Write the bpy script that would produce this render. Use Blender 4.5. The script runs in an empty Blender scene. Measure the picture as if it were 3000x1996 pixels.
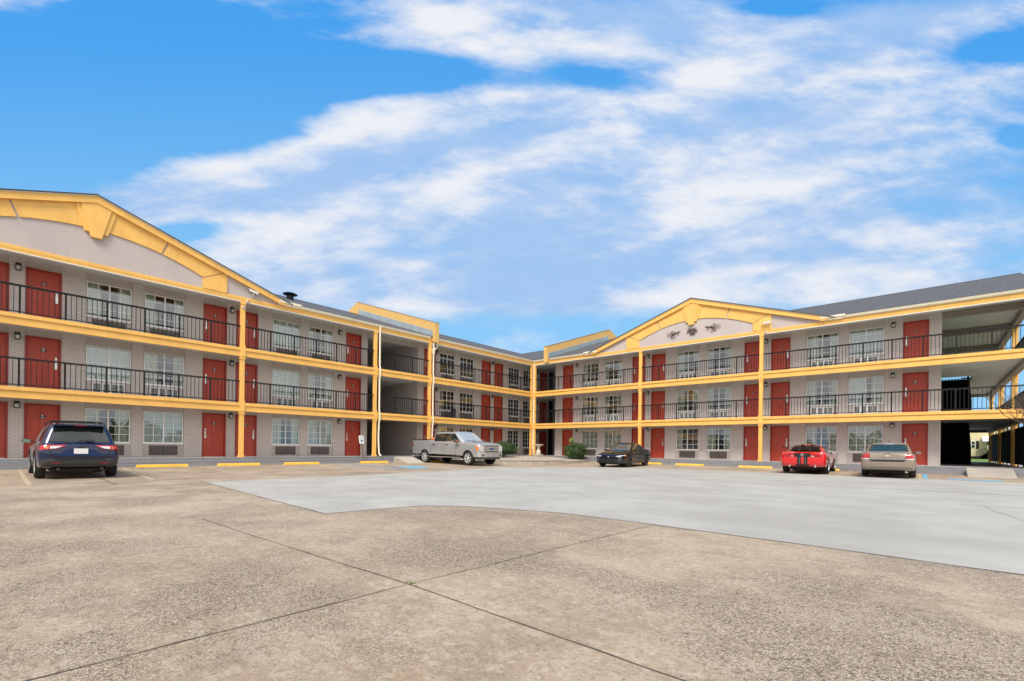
import bpy, bmesh, math, random
from mathutils import Vector, Matrix, Euler
R=math.radians; PI=math.pi
random.seed(7)
S=bpy.context.scene
COL=S.collection
# ------------------------------------------------------------------ camera
cam_d=bpy.data.cameras.new('camera'); cam=bpy.data.objects.new('camera',cam_d); COL.objects.link(cam)
cam_d.sensor_fit='HORIZONTAL'; cam_d.sensor_width=36.0
cam_d.lens=36.0*1366.77/3000.0
cam_d.shift_y=(1310.2-998.0)/3000.0
cam_d.clip_start=0.05; cam_d.clip_end=3000
CAM=Vector((25.136,-30.782,1.109)); YAW=0.72851; ROLL=0.012663
cam.matrix_world=Matrix.Translation(CAM)@Matrix.Rotation(YAW,4,'Z')@Matrix.Rotation(PI/2,4,'X')@Matrix.Rotation(ROLL,4,'Z')
S.camera=cam
S.render.resolution_x=1024; S.render.resolution_y=681
S.view_settings.view_transform='Standard'; S.view_settings.look='None'
S.view_settings.exposure=0.0; S.view_settings.gamma=1.0
# ------------------------------------------------------------------ world
SUN_EL=R(52); SUN_AZ=R(150)   # azimuth from +Y clockwise
W=bpy.data.worlds.new('World'); S.world=W; W.use_nodes=True
wn=W.node_tree; wn.nodes.clear()
class NT:
    def __init__(s,nt): s.nt=nt
    def n(s,t,**k):
        nd=s.nt.nodes.new(t)
        for a,b in k.items():
            if a=='ins':
                for i,v in b.items():
                    if isinstance(v,bpy.types.NodeSocket): s.nt.links.new(v,nd.inputs[i])
                    else: nd.inputs[i].default_value=v
            else: setattr(nd,a,b)
        return nd
    def m(s,op,a,b=0.0,c=None,clamp=False):
        nd=s.n('ShaderNodeMath',operation=op,use_clamp=clamp)
        for i,v in enumerate((a,b) if c is None else (a,b,c)):
            if isinstance(v,bpy.types.NodeSocket): s.nt.links.new(v,nd.inputs[i])
            else: nd.inputs[i].default_value=v
        return nd.outputs[0]
    def v(s,op,a,b=(0,0,0)):
        nd=s.n('ShaderNodeVectorMath',operation=op)
        for i,x in enumerate((a,b)):
            if isinstance(x,bpy.types.NodeSocket): s.nt.links.new(x,nd.inputs[i])
            else: nd.inputs[i].default_value=x
        return nd
    def comb(s,x,y,z):
        nd=s.n('ShaderNodeCombineXYZ')
        for i,v in enumerate((x,y,z)):
            if isinstance(v,bpy.types.NodeSocket): s.nt.links.new(v,nd.inputs[i])
            else: nd.inputs[i].default_value=v
        return nd.outputs[0]
    def noise(s,vec,scale,detail=4,rough=.5,dist=0.0):
        nd=s.n('ShaderNodeTexNoise'); nd.inputs['Scale'].default_value=scale
        nd.inputs['Detail'].default_value=detail; nd.inputs['Roughness'].default_value=rough
        nd.inputs['Distortion'].default_value=dist
        s.nt.links.new(vec,nd.inputs['Vector']); return nd.outputs['Fac']
    def mix(s,f,a,b,mode='MIX'):
        nd=s.n('ShaderNodeMix',data_type='RGBA',blend_type=mode)
        for i,v in ((0,f),(6,a),(7,b)):
            if isinstance(v,bpy.types.NodeSocket): s.nt.links.new(v,nd.inputs[i])
            else: nd.inputs[i].default_value=v if i==0 or len(v)==4 else (*v,1)
        return nd.outputs[2]
    def ramp(s,f,pts,interp='LINEAR'):
        nd=s.n('ShaderNodeValToRGB'); cr=nd.color_ramp; cr.interpolation=interp
        while len(cr.elements)<len(pts): cr.elements.new(.5)
        for e,(p,c) in zip(cr.elements,pts):
            e.position=p; e.color=c if len(c)==4 else (*c,1)
        s.nt.links.new(f,nd.inputs[0]); return nd.outputs[0]
    def sstep(s,x,a,b,to0=0.0,to1=1.0):
        nd=s.n('ShaderNodeMapRange',interpolation_type='SMOOTHSTEP')
        s.nt.links.new(x,nd.inputs[0])
        for i,v in enumerate((a,b,to0,to1)): nd.inputs[i+1].default_value=v
        return nd.outputs[0]
w=NT(wn)
SKYS=0.105; EXPO=0.60; DK=SKYS*2**EXPO
def disp(r,g,b): return (r/DK,g/DK,b/DK)
sky=w.n('ShaderNodeTexSky',sky_type='NISHITA'); sky.sun_disc=False
sky.sun_elevation=SUN_EL; sky.sun_rotation=SUN_AZ; sky.air_density=1.0; sky.dust_density=0.6; sky.ozone_density=2.0
tc=w.n('ShaderNodeTexCoord').outputs['Generated']
# direction on a vertical plane of the sky looking north-west: s sideways, t upwards
fw=(-math.sin(YAW),math.cos(YAW),0); rt=(math.cos(YAW),math.sin(YAW),0)
df=w.v('DOT_PRODUCT',tc,fw).outputs['Value']; dr=w.v('DOT_PRODUCT',tc,rt).outputs['Value']
sep=w.n('ShaderNodeSeparateXYZ',ins={0:tc}); dz=sep.outputs[2]
den=w.m('MAXIMUM',df,0.25)
s_=w.m('DIVIDE',dr,den); t_=w.m('DIVIDE',dz,den)
st=w.comb(s_,t_,df)
# cloud-layer coordinates (flat layer overhead) for the fine texture
lay=w.m('ADD',w.m('MAXIMUM',dz,0.0),0.12)
lx=w.m('DIVIDE',dr,lay); ly=w.m('DIVIDE',df,lay)
lv=w.comb(lx,w.m('MULTIPLY',ly,1.0),0.0)
wst=w.comb(w.m('MULTIPLY',s_,1.0),w.m('MULTIPLY',t_,2.6),0.0)
n1=w.noise(wst,2.3,7,.56,.6)
n2=w.noise(w.comb(w.m('ADD',w.m('MULTIPLY',s_,1.0),w.m('MULTIPLY',t_,-.3)),w.m('MULTIPLY',t_,2.7),3.7),4.2,10,.62,.2)
n3=w.noise(w.comb(w.m('ADD',s_,w.m('MULTIPLY',t_,.9)),w.m('MULTIPLY',t_,2.2),9.1),8.0,10,.66,.15)
# (px,py in 2357-wide photo units, rx, ry, angle, weight): broad cloud masses (+) and gaps of clear sky (-)
BL=[(1500,330,560,190,-8,.9),(1900,330,620,300,-12,.75),(1150,330,420,105,-4,.95),(640,420,300,110,-22,1.0),(420,455,200,55,-14,.9),
 (800,560,430,110,8,.75),(1200,520,520,150,5,.7),(1150,60,230,70,10,1.0),(1500,60,420,80,0,.75),(2150,40,360,55,-8,.7),
 (1250,615,520,60,0,.8),(950,680,420,55,0,.62),(700,640,200,40,5,.5),(1850,640,300,22,0,.5),(2000,560,420,110,-4,.6),(1550,665,190,32,0,.75),(2100,650,330,26,-3,.75),(900,640,300,50,0,.6),(1100,700,240,16,2,.5),
 (1385,180,150,42,10,-1.15),(1130,75,190,50,5,.7),(1150,250,420,38,-2,.7),(2330,170,120,30,-8,.4),(2330,85,150,44,-12,-1.15),(420,545,60,20,0,-1.5),(2330,300,40,25,0,-1.0),(2110,465,120,28,8,-.75),(1780,10,90,22,0,-1.2),
 (505,525,80,22,0,-1.1),(1650,628,560,20,3,-.8),(1750,400,330,45,-14,-.38),(1250,480,150,22,0,-.3),(880,172,270,38,3,-1.0),(400,250,420,130,0,-1.2),(1450,745,600,34,0,-.5),
 (405,176,22,13,-40,.8),(513,165,26,10,0,.8),(0,10,120,50,0,.7)]
dens=None
for px,py,rx,ry,an,wt in BL:
    k=3000/2357/1366.77
    cs=(px*3000/2357-1500)/1366.77; ct=(1310.2-py*3000/2357)/1366.77
    a=R(-an); ux=w.m('SUBTRACT',s_,cs); uy=w.m('SUBTRACT',t_,ct)
    ax=w.m('MULTIPLY_ADD',ux,math.cos(a)/(rx*k),w.m('MULTIPLY',uy,math.sin(a)/(rx*k)))
    ay=w.m('MULTIPLY_ADD',ux,-math.sin(a)/(ry*k),w.m('MULTIPLY',uy,math.cos(a)/(ry*k)))
    r2=w.m('MULTIPLY_ADD',ax,ax,w.m('MULTIPLY',ay,ay))
    g=w.m('MULTIPLY',w.m('POWER',2.71828,w.m('MULTIPLY',r2,-.9)),wt)
    dens=g if dens is None else w.m('ADD',dens,g)
dens=w.m('MINIMUM',dens,1.15)
nz=w.m('MULTIPLY_ADD',n1,1.5,w.m('MULTIPLY',n2,1.1)); nz=w.m('MULTIPLY_ADD',n3,1.15,nz)
front=w.m('ADD',dens,w.m('SUBTRACT',nz,2.12))
# behind the viewer: a broken overcast layer (real sky for the light and the reflections)
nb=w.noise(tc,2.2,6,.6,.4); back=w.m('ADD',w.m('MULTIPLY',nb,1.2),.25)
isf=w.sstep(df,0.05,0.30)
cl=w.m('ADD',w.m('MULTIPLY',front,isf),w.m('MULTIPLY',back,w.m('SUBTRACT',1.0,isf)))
alpha=w.m('ADD',w.m('MULTIPLY',w.sstep(cl,-.22,.36),.46),w.m('MULTIPLY',w.sstep(cl,.10,.95),.54))
alpha=w.m('MULTIPLY',alpha,w.sstep(dz,-.02,.06))
# cloud body: long soft streaks, bright crests against thin violet-blue veil
diag=w.comb(w.m('ADD',s_,w.m('MULTIPLY',t_,.4)),w.m('MULTIPLY',w.m('SUBTRACT',t_,w.m('MULTIPLY',s_,.22)),4.2),5.0)
sh=w.noise(diag,1.5,5,.48,.25)
shf=w.m('ADD',w.m('MULTIPLY',w.m('SUBTRACT',sh,.5),3.4),w.m('MULTIPLY',w.m('SUBTRACT',n2,.5),1.9))
shf=w.m('ADD',shf,w.m('MULTIPLY',w.m('SUBTRACT',n3,.5),.9))
shf=w.m('ADD',shf,w.sstep(s_,.35,-.45,.30,.70))
ccol=w.mix(w.sstep(shf,0.0,1.0),disp(.38,.57,.88),disp(.88,.89,.93))
blue=w.mix(w.sstep(t_,.25,.95),disp(.25,.60,.97),disp(.055,.39,.95))
skyc=w.mix(.84,sky.outputs[0],blue)
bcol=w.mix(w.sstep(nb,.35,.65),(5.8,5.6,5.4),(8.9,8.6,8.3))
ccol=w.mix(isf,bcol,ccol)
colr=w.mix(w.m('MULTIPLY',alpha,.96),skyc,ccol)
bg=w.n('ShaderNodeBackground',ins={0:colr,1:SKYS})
wo=w.n('ShaderNodeOutputWorld'); wn.links.new(bg.outputs[0],wo.inputs[0])
# ------------------------------------------------------------------ sun
sd=bpy.data.lights.new('sun','SUN'); sd.energy=2.7; sd.angle=R(22); sd.color=(1,.94,.86)
so=bpy.data.objects.new('sun',sd); COL.objects.link(so)
sdir=Vector((math.sin(SUN_AZ)*math.cos(SUN_EL),math.cos(SUN_AZ)*math.cos(SUN_EL),math.sin(SUN_EL)))
so.rotation_euler=sdir.to_track_quat('Z','Y').to_euler(); so.location=(10,-10,40)
S.view_settings.exposure=EXPO
# ------------------------------------------------------------------ mesh helpers
class MB:
    def __init__(s): s.v=[]; s.f=[]; s.mi=[]
    def face(s,pts,mi=0):
        b=len(s.v); s.v+= [tuple(p) for p in pts]; s.f.append(tuple(range(b,b+len(pts)))); s.mi.append(mi)
    def box(s,x0,x1,y0,y1,z0,z1,mi=0):
        if x0>x1:x0,x1=x1,x0
        if y0>y1:y0,y1=y1,y0
        if z0>z1:z0,z1=z1,z0
        b=len(s.v)
        s.v+=[(x0,y0,z0),(x1,y0,z0),(x1,y1,z0),(x0,y1,z0),(x0,y0,z1),(x1,y0,z1),(x1,y1,z1),(x0,y1,z1)]
        for q in ((0,3,2,1),(4,5,6,7),(0,1,5,4),(1,2,6,5),(2,3,7,6),(3,0,4,7)):
            s.f.append(tuple(b+i for i in q)); s.mi.append(mi)
        return s
    def prism(s,poly,fn,d0,d1,mi=0):
        """poly: 2D points; fn(u,v,d)->xyz; closed extrusion between d0 and d1"""
        n=len(poly); b=len(s.v)
        s.v+=[tuple(fn(u,v,d0)) for u,v in poly]+[tuple(fn(u,v,d1)) for u,v in poly]
        s.f.append(tuple(b+i for i in range(n))); s.mi.append(mi)
        s.f.append(tuple(b+n+i for i in reversed(range(n)))); s.mi.append(mi)
        for i in range(n):
            j=(i+1)%n; s.f.append((b+j,b+i,b+n+i,b+n+j)); s.mi.append(mi)
        return s
    def tube(s,pts,r,n=8,mi=0,closed=False,cap=True):
        pts=[Vector(p) for p in pts]; m=len(pts); b=len(s.v)
        prev=None
        for i,p in enumerate(pts):
            if closed: d=pts[(i+1)%m]-pts[i-1]
            else: d=(pts[min(i+1,m-1)]-pts[max(i-1,0)])
            if d.length<1e-9: d=Vector((0,0,1))
            d.normalize()
            if prev is None:
                a=Vector((0,0,1)) if abs(d.z)<.9 else Vector((1,0,0)); x=d.cross(a).normalized()
            else:
                x=prev-d*prev.dot(d)
                x=x.normalized() if x.length>1e-6 else d.orthogonal().normalized()
            prev=x; y=d.cross(x)
            rr=r[i] if isinstance(r,(list,tuple)) else r
            for k in range(n):
                t=2*PI*k/n; s.v.append(tuple(p+x*math.cos(t)*rr+y*math.sin(t)*rr))
        mm=m if closed else m-1
        for i in range(mm):
            for k in range(n):
                a=b+i*n+k; a2=b+i*n+(k+1)%n; c=b+((i+1)%m)*n+k; c2=b+((i+1)%m)*n+(k+1)%n
                s.f.append((a,a2,c2,c)); s.mi.append(mi)
        if cap and not closed:
            s.f.append(tuple(b+k for k in reversed(range(n)))); s.mi.append(mi)
            s.f.append(tuple(b+(m-1)*n+k for k in range(n))); s.mi.append(mi)
        return s
    def lathe(s,prof,c=(0,0,0),n=24,axis='Z',mi=0,cap=True):
        b=len(s.v); m=len(prof)
        for r,h in prof:
            for k in range(n):
                t=2*PI*k/n; a,d=r*math.cos(t),r*math.sin(t)
                p={'Z':(a,d,h),'Y':(a,h,d),'X':(h,a,d)}[axis]
                s.v.append((p[0]+c[0],p[1]+c[1],p[2]+c[2]))
        for i in range(m-1):
            for k in range(n):
                s.f.append((b+i*n+k,b+i*n+(k+1)%n,b+(i+1)*n+(k+1)%n,b+(i+1)*n+k)); s.mi.append(mi)
        for i in (0,m-1):
            if cap and prof[i][0]>1e-5: s.f.append(tuple(b+i*n+k for k in range(n))); s.mi.append(mi)
        return s
    def build(s,name,mat,parent=None,rot=0,loc=(0,0,0),smooth=False,bevel=0,norm=True):
        me=bpy.data.meshes.new(name); me.from_pydata(s.v,[],s.f)
        mats=mat if isinstance(mat,(list,tuple)) else [mat]
        for m in mats: me.materials.append(m)
        if len(mats)>1:
            for p,i in zip(me.polygons,s.mi): p.material_index=i
        bm=bmesh.new(); bm.from_mesh(me)
        if smooth or bevel: bmesh.ops.remove_doubles(bm,verts=bm.verts,dist=1e-5)
        if norm: bmesh.ops.recalc_face_normals(bm,faces=bm.faces)
        if bevel:
            es=[e for e in bm.edges if len(e.link_faces)==2 and e.calc_face_angle(0)>.6]
            bmesh.ops.bevel(bm,geom=es,offset=bevel,segments=2,affect='EDGES',clamp_overlap=True)
        bm.to_mesh(me); bm.free()
        if smooth:
            for p in me.polygons: p.use_smooth=True
            if smooth!='full': me.set_sharp_from_angle(angle=R(38))
        o=bpy.data.objects.new(name,me); COL.objects.link(o)
        o.rotation_euler=(0,0,rot); o.location=loc
        if parent: o.parent=parent
        return o
def tag(o,label=None,cat=None,group=None,kind=None):
    if label:o['label']=label
    if cat:o['category']=cat
    if group:o['group']=group
    if kind:o['kind']=kind
    return o
def empty(name,loc=(0,0,0),rz=0,parent=None):
    o=bpy.data.objects.new(name,None); COL.objects.link(o); o.location=loc; o.rotation_euler=(0,0,rz); o.empty_display_size=.2
    if parent:o.parent=parent
    return o
def copy_tree(o,parent=None):
    c=o.copy(); COL.objects.link(c); c.parent=parent
    for ch in list(o.children): copy_tree(ch,c)
    return c
# ------------------------------------------------------------------ materials
def mat(name,col,rough=.6,metal=0.0,spec=.5,coat=0.0,coatr=.03):
    m=bpy.data.materials.new(name); m.use_nodes=True; nt=m.node_tree; b=nt.nodes['Principled BSDF']
    b.inputs['Base Color'].default_value=(*col,1); b.inputs['Roughness'].default_value=rough
    b.inputs['Metallic'].default_value=metal; b.inputs['Specular IOR Level'].default_value=spec
    b.inputs['Coat Weight'].default_value=coat; b.inputs['Coat Roughness'].default_value=coatr
    m['_']=1
    return m
def nodes(m):
    return NT(m.node_tree), m.node_tree.nodes['Principled BSDF']
def vary(name,col,rough=.6,amt=.12,scale=3.0,bump=.0,bscale=40,streak=0.0,metal=0,spec=.5,coat=0):
    """painted surface with weathering mottling and optional vertical dirt streaks"""
    m=mat(name,col,rough,metal,spec,coat); t,b=nodes(m)
    geo=t.n('ShaderNodeNewGeometry').outputs['Position']
    n=t.noise(geo,scale,5,.6)
    c=t.mix(t.sstep(n,.3,.7),tuple(x*(1-amt) for x in col),tuple(min(1,x*(1+amt*.7)) for x in col))
    if streak:
        sp=t.n('ShaderNodeSeparateXYZ',ins={0:geo})
        sv=t.comb(t.m('MULTIPLY',sp.outputs[0],9),t.m('MULTIPLY',sp.outputs[1],9),t.m('MULTIPLY',sp.outputs[2],.8))
        sn=t.noise(sv,1.0,4,.6)
        c=t.mix(t.m('MULTIPLY',t.sstep(sn,.52,.78),streak),c,tuple(x*.45 for x in col))
    m.node_tree.links.new(c,b.inputs['Base Color'])
    r=t.m('MULTIPLY_ADD',n,.25,rough-.12); m.node_tree.links.new(r,b.inputs['Roughness'])
    if bump:
        bn=t.noise(geo,bscale,4,.6)
        bp=t.n('ShaderNodeBump',ins={'Height':bn}); bp.inputs['Strength'].default_value=bump; bp.inputs['Distance'].default_value=.01
        m.node_tree.links.new(bp.outputs[0],b.inputs['Normal'])
    return m
def brick_mat(name,c1,c2,mortar,bw=.225,bh=.078,bump=.6,dirt=.15):
    m=mat(name,c1,.75); t,b=nodes(m); L=m.node_tree.links.new
    geo=t.n('ShaderNodeNewGeometry').outputs['Position']
    sp=t.n('ShaderNodeSeparateXYZ',ins={0:geo})
    uv=t.comb(t.m('ADD',sp.outputs[0],sp.outputs[1]),sp.outputs[2],0)
    br=t.n('ShaderNodeTexBrick',ins={'Vector':uv}); br.inputs['Scale'].default_value=1
    br.inputs['Brick Width'].default_value=bw; br.inputs['Row Height'].default_value=bh
    br.inputs['Mortar Size'].default_value=.008; br.inputs['Mortar Smooth'].default_value=.3; br.inputs['Bias'].default_value=0
    br.inputs['Color1'].default_value=(*c1,1); br.inputs['Color2'].default_value=(*c2,1); br.inputs['Mortar'].default_value=(*mortar,1)
    n=t.noise(geo,1.3,5,.65); n2=t.noise(geo,14,3,.6)
    f=t.m('MULTIPLY_ADD',n,.5,t.m('MULTIPLY',n2,.3))
    c=t.mix(t.m('MULTIPLY',t.sstep(f,.38,.6),dirt),br.outputs['Color'],(c1[0]*.45,c1[1]*.43,c1[2]*.42))
    L(c,b.inputs['Base Color'])
    h=t.m('MULTIPLY_ADD',br.outputs['Fac'],-1.0,t.m('MULTIPLY',n2,.3))
    bp=t.n('ShaderNodeBump',ins={'Height':h}); bp.inputs['Strength'].default_value=bump; bp.inputs['Distance'].default_value=.012
    L(bp.outputs[0],b.inputs['Normal'])
    return m
M={}
M['brick']=brick_mat('painted_brick',(.66,.59,.565),(.605,.54,.515),(.42,.37,.35),dirt=.22)
M['brick_y']=brick_mat('yellow_brick',(.80,.51,.17),(.72,.45,.14),(.50,.30,.09),dirt=.22)
M['stucco']=vary('stucco_taupe',(.50,.44,.415),.8,.06,2.0,.15,60,.10)
M['gable']=vary('gable_stucco',(.50,.435,.42),.85,.05,.8,.12,50,.12)
M['yellow']=vary('yellow_paint',(.85,.485,.122),.5,.07,1.5,.05,30,.26)
M['white']=vary('white_vinyl',(.74,.73,.70),.5,.05,2,.0,30,.12)
M['soffit']=vary('soffit_vinyl',(.60,.60,.585),.6,.06,2)
M['ceil']=vary('ceiling_paint',(.60,.60,.585),.8,.08,1.2,.06,30)
M['taupe']=vary('taupe_trim',(.25,.21,.195),.6,.06,2)
M['cream']=vary('cream_metal',(.83,.76,.60),.4,.06,2.5,streak=.15)
M['rail']=mat('black_rail',(.010,.010,.012),.5,.0,.3)
M['door']=vary('red_door',(.46,.055,.028),.42,.10,2.5,.03,60)
M['dframe']=vary('red_frame',(.33,.032,.020),.45,.08,3)
M['silver']=mat('brushed_metal',(.72,.72,.70),.25,.9)
M['black']=mat('black_plastic',(.012,.012,.013),.4)
M['winframe']=vary('window_frame_white',(.88,.88,.86),.4,.04,4)
M['grille']=vary('dark_grille',(.085,.072,.066),.55,.1,8)
M['acwhite']=vary('ac_white',(.82,.83,.82),.45,.06,5)
M['acdark']=mat('ac_louvre_gap',(.03,.033,.033),.7)
M['lampglass']=mat('lamp_glass',(.62,.64,.62),.35)
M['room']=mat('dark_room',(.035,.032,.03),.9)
M['galv']=vary('galvanised_flashing',(.36,.43,.46),.42,.12,1.6,metal=.35,streak=.2)
M['grey_step']=vary('painted_step',(.235,.235,.25),.75,.10,1.6,.15,50,.25)
M['walk']=vary('walkway_concrete',(.40,.39,.38),.8,.12,1.2,.15,40)
M['stopy']=vary('wheelstop_yellow',(.82,.47,.055),.6,.14,6,.15,40)
t,b=nodes(M['yellow']); _l=b.inputs['Base Color'].links[0].from_socket
_sp=t.n('ShaderNodeSeparateXYZ',ins={0:t.n('ShaderNodeNewGeometry').outputs['Position']})
_q=t.m('LESS_THAN',t.m('MODULO',t.m('ADD',t.m('ADD',_sp.outputs[0],_sp.outputs[1]),101.7),3.05),.010)
M['yellow'].node_tree.links.new(t.mix(t.m('MULTIPLY',_q,.5),_l,(.30,.16,.05)),b.inputs['Base Color'])
# shingles
def shingle():
    m=mat('asphalt_shingle',(.07,.07,.075),.9); t,b=nodes(m); L=m.node_tree.links.new
    geo=t.n('ShaderNodeNewGeometry').outputs['Position']; sp=t.n('ShaderNodeSeparateXYZ',ins={0:geo})
    uv=t.comb(t.m('ADD',sp.outputs[0],t.m('MULTIPLY',sp.outputs[1],1.0)),t.m('MULTIPLY',sp.outputs[2],3.0),0)
    br=t.n('ShaderNodeTexBrick',ins={'Vector':uv}); br.inputs['Scale'].default_value=1
    br.inputs['Brick Width'].default_value=.3; br.inputs['Row Height'].default_value=.14; br.inputs['Mortar Size'].default_value=.006
    br.inputs['Color1'].default_value=(.105,.105,.115,1); br.inputs['Color2'].default_value=(.05,.05,.056,1); br.inputs['Mortar'].default_value=(.02,.02,.022,1)
    n=t.noise(geo,1.0,4,.6); n2=t.noise(geo,60,2,.6)
    c=t.mix(t.m('MULTIPLY',n,.8),br.outputs['Color'],(.07,.07,.078))
    c=t.mix(t.sstep(n2,.45,.75,0,.5),c,(.16,.16,.165))
    L(c,b.inputs['Base Color'])
    bp=t.n('ShaderNodeBump',ins={'Height':br.outputs['Fac']}); bp.invert=True; bp.inputs['Strength'].default_value=.6; bp.inputs['Distance'].default_value=.02
    L(bp.outputs[0],b.inputs['Normal']); return m
M['shingle']=shingle()
def curtain_mat(name,col,tr=.25):
    m=mat(name,col,.9); return m
M['drape']=curtain_mat('cream_drape',(.80,.77,.64)); M['sheer']=curtain_mat('sheer_curtain',(.88,.89,.87))
def glass_mat(name='window_glass',tint=(.88,.92,.91),ior=1.55,rough=0.0):
    m=bpy.data.materials.new(name); m.use_nodes=True; nt=m.node_tree; nt.nodes.clear(); t=NT(nt)
    fr=t.n('ShaderNodeFresnel'); fr.inputs[0].default_value=ior
    geo=t.n('ShaderNodeNewGeometry').outputs['Position']
    bp=t.n('ShaderNodeBump',ins={'Height':t.noise(geo,1.1,2,.4)}); bp.inputs['Strength'].default_value=.04; bp.inputs['Distance'].default_value=.02
    gl=t.n('ShaderNodeBsdfGlossy'); gl.inputs['Roughness'].default_value=rough; gl.inputs['Color'].default_value=(.95,.97,1,1)
    nt.links.new(bp.outputs[0],gl.inputs['Normal'])
    tr=t.n('ShaderNodeBsdfTransparent'); tr.inputs[0].default_value=(*tint,1)
    mx=t.n('ShaderNodeMixShader'); nt.links.new(t.m('MULTIPLY_ADD',fr.outputs[0],1.0,.06,clamp=True),mx.inputs[0])
    nt.links.new(tr.outputs[0],mx.inputs[1]); nt.links.new(gl.outputs[0],mx.inputs[2])
    o=t.n('ShaderNodeOutputMaterial'); nt.links.new(mx.outputs[0],o.inputs[0]); return m
M['glass']=glass_mat()
# ------------------------------------------------------------------ ground
def gz(x,y):
    d=max(0.0,min(x,-y)); return .08*max(0.0,1-d/5)
def ground_mat():
    m=mat('aggregate_concrete',(.4,.36,.31),.9); t,b=nodes(m); L=m.node_tree.links.new
    geo=t.n('ShaderNodeNewGeometry').outputs['Position']
    big=t.noise(geo,.22,6,.62); mid=t.noise(geo,1.3,6,.65); fin=t.noise(geo,9,5,.7)
    base=t.mix(t.sstep(big,.35,.65),(.33,.25,.17),(.42,.335,.245))
    wx=t.noise(t.v('MULTIPLY',geo,(.6,1.6,1)).outputs[0],1.1,7,.68)
    base=t.mix(t.m('MULTIPLY',t.sstep(wx,.42,.62),.55),base,(.475,.385,.285))
    base=t.mix(t.m('MULTIPLY',t.sstep(mid,.46,.66),.5),base,(.23,.175,.125))
    base=t.mix(t.m('MULTIPLY',t.sstep(fin,.47,.62),.42),base,(.53,.455,.365))
    g1=t.noise(geo,22,6,.75); g2=t.noise(geo,70,4,.7)
    base=t.mix(t.m('MULTIPLY',t.sstep(g1,.48,.64),.55),base,(.19,.145,.105))
    base=t.mix(t.m('MULTIPLY',t.sstep(g2,.52,.68),.35),base,(.56,.48,.39))
    # exposed stones of two sizes
    expo=t.m('ADD',t.m('MULTIPLY',t.sstep(t.noise(geo,.5,6,.68),.40,.62),.82),.14)
    c=base
    for sc,am in ((55,.6),(110,.85)):
        vo=t.n('ShaderNodeTexVoronoi',ins={'Vector':geo}); vo.inputs['Scale'].default_value=sc; vo.inputs['Randomness'].default_value=1
        vd=vo.outputs['Distance']; sc_=t.n('ShaderNodeSeparateColor',ins={0:vo.outputs['Color']})
        scol=t.ramp(sc_.outputs[0],[(0,(.09,.078,.068)),(.3,(.24,.19,.15)),(.55,(.44,.37,.30)),(.78,(.62,.55,.47)),(.92,(.42,.20,.075)),(1,(.78,.74,.66))])
        here=t.m('MULTIPLY',t.m('GREATER_THAN',sc_.outputs[1],.45 if sc<50 else .2),am)
        stone=t.m('MULTIPLY',t.m('MULTIPLY',t.sstep(vd,.55,.25),expo),here)
        c=t.mix(stone,c,scol)
        c=t.mix(t.m('MULTIPLY',t.sstep(vd,.5,.85),t.m('MULTIPLY',expo,.85)),c,(.095,.075,.06))
    pit=t.noise(geo,30,4,.7); c=t.mix(t.m('MULTIPLY',t.sstep(pit,.58,.70),.7),c,(.10,.08,.065))
    stn=t.noise(geo,.7,3,.5,.6); c=t.mix(t.m('MULTIPLY',t.sstep(stn,.60,.80),.35),c,(.17,.14,.115))
    L(c,b.inputs['Base Color']); L(t.m('MULTIPLY_ADD',fin,.2,.72),b.inputs['Roughness'])
    h=t.m('ADD',t.m('MULTIPLY',vd,t.m('MULTIPLY',expo,-1.2)),t.m('ADD',t.m('MULTIPLY',fin,.8),t.m('MULTIPLY',g1,1.4)))
    bp=t.n('ShaderNodeBump',ins={'Height':h}); bp.inputs['Strength'].default_value=.55; bp.inputs['Distance'].default_value=.012
    L(bp.outputs[0],b.inputs['Normal']); return m
M['ground']=ground_mat()
F=600
g=MB()
g.face([(0,0,.08),(0,-F,.08),(5,-F,0),(5,-5,0)]); g.face([(0,0,.08),(5,-5,0),(F,-5,0),(F,0,.08)])
g.face([(5,-5,0),(5,-F,0),(F,-F,0),(F,-5,0)])
g.face([(-F,-F,.08),(0,-F,.08),(0,0,.08),(0,F,.08),(-F,F,.08)][::1]); g.face([(0,0,.08),(F,0,.08),(F,F,.08),(0,F,.08)])
o=g.build('ground',M['ground']); tag(o,kind='structure')
def strip(name,pts,width,m,dz=.004,seg=.5,wob=0):
    """thin painted or sawn line following the ground"""
    P=[Vector((x,y,0)) for x,y in pts]; out=[]
    for a,b in zip(P[:-1],P[1:]):
        n=max(1,int((b-a).length/seg))
        for i in range(n): out.append(a.lerp(b,i/n))
    out.append(P[-1]); k=MB(); rnd=random.Random(len(out)); L=[]
    for i,p in enumerate(out):
        d=(out[min(i+1,len(out)-1)]-out[max(i-1,0)]).normalized(); nrm=Vector((-d.y,d.x,0))
        o_=nrm*(rnd.uniform(-wob,wob)); ww=width/2*(1+rnd.uniform(-.35,.35)*(wob>0))
        L.append((p+o_+nrm*ww,p+o_-nrm*ww))
    for (a,b),(c,d) in zip(L[:-1],L[1:]):
        k.face([(q.x,q.y,gz(q.x,q.y)+dz) for q in (a,b,d,c)])
    o=k.build(name,m,norm=False); tag(o,kind='structure'); return o
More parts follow.
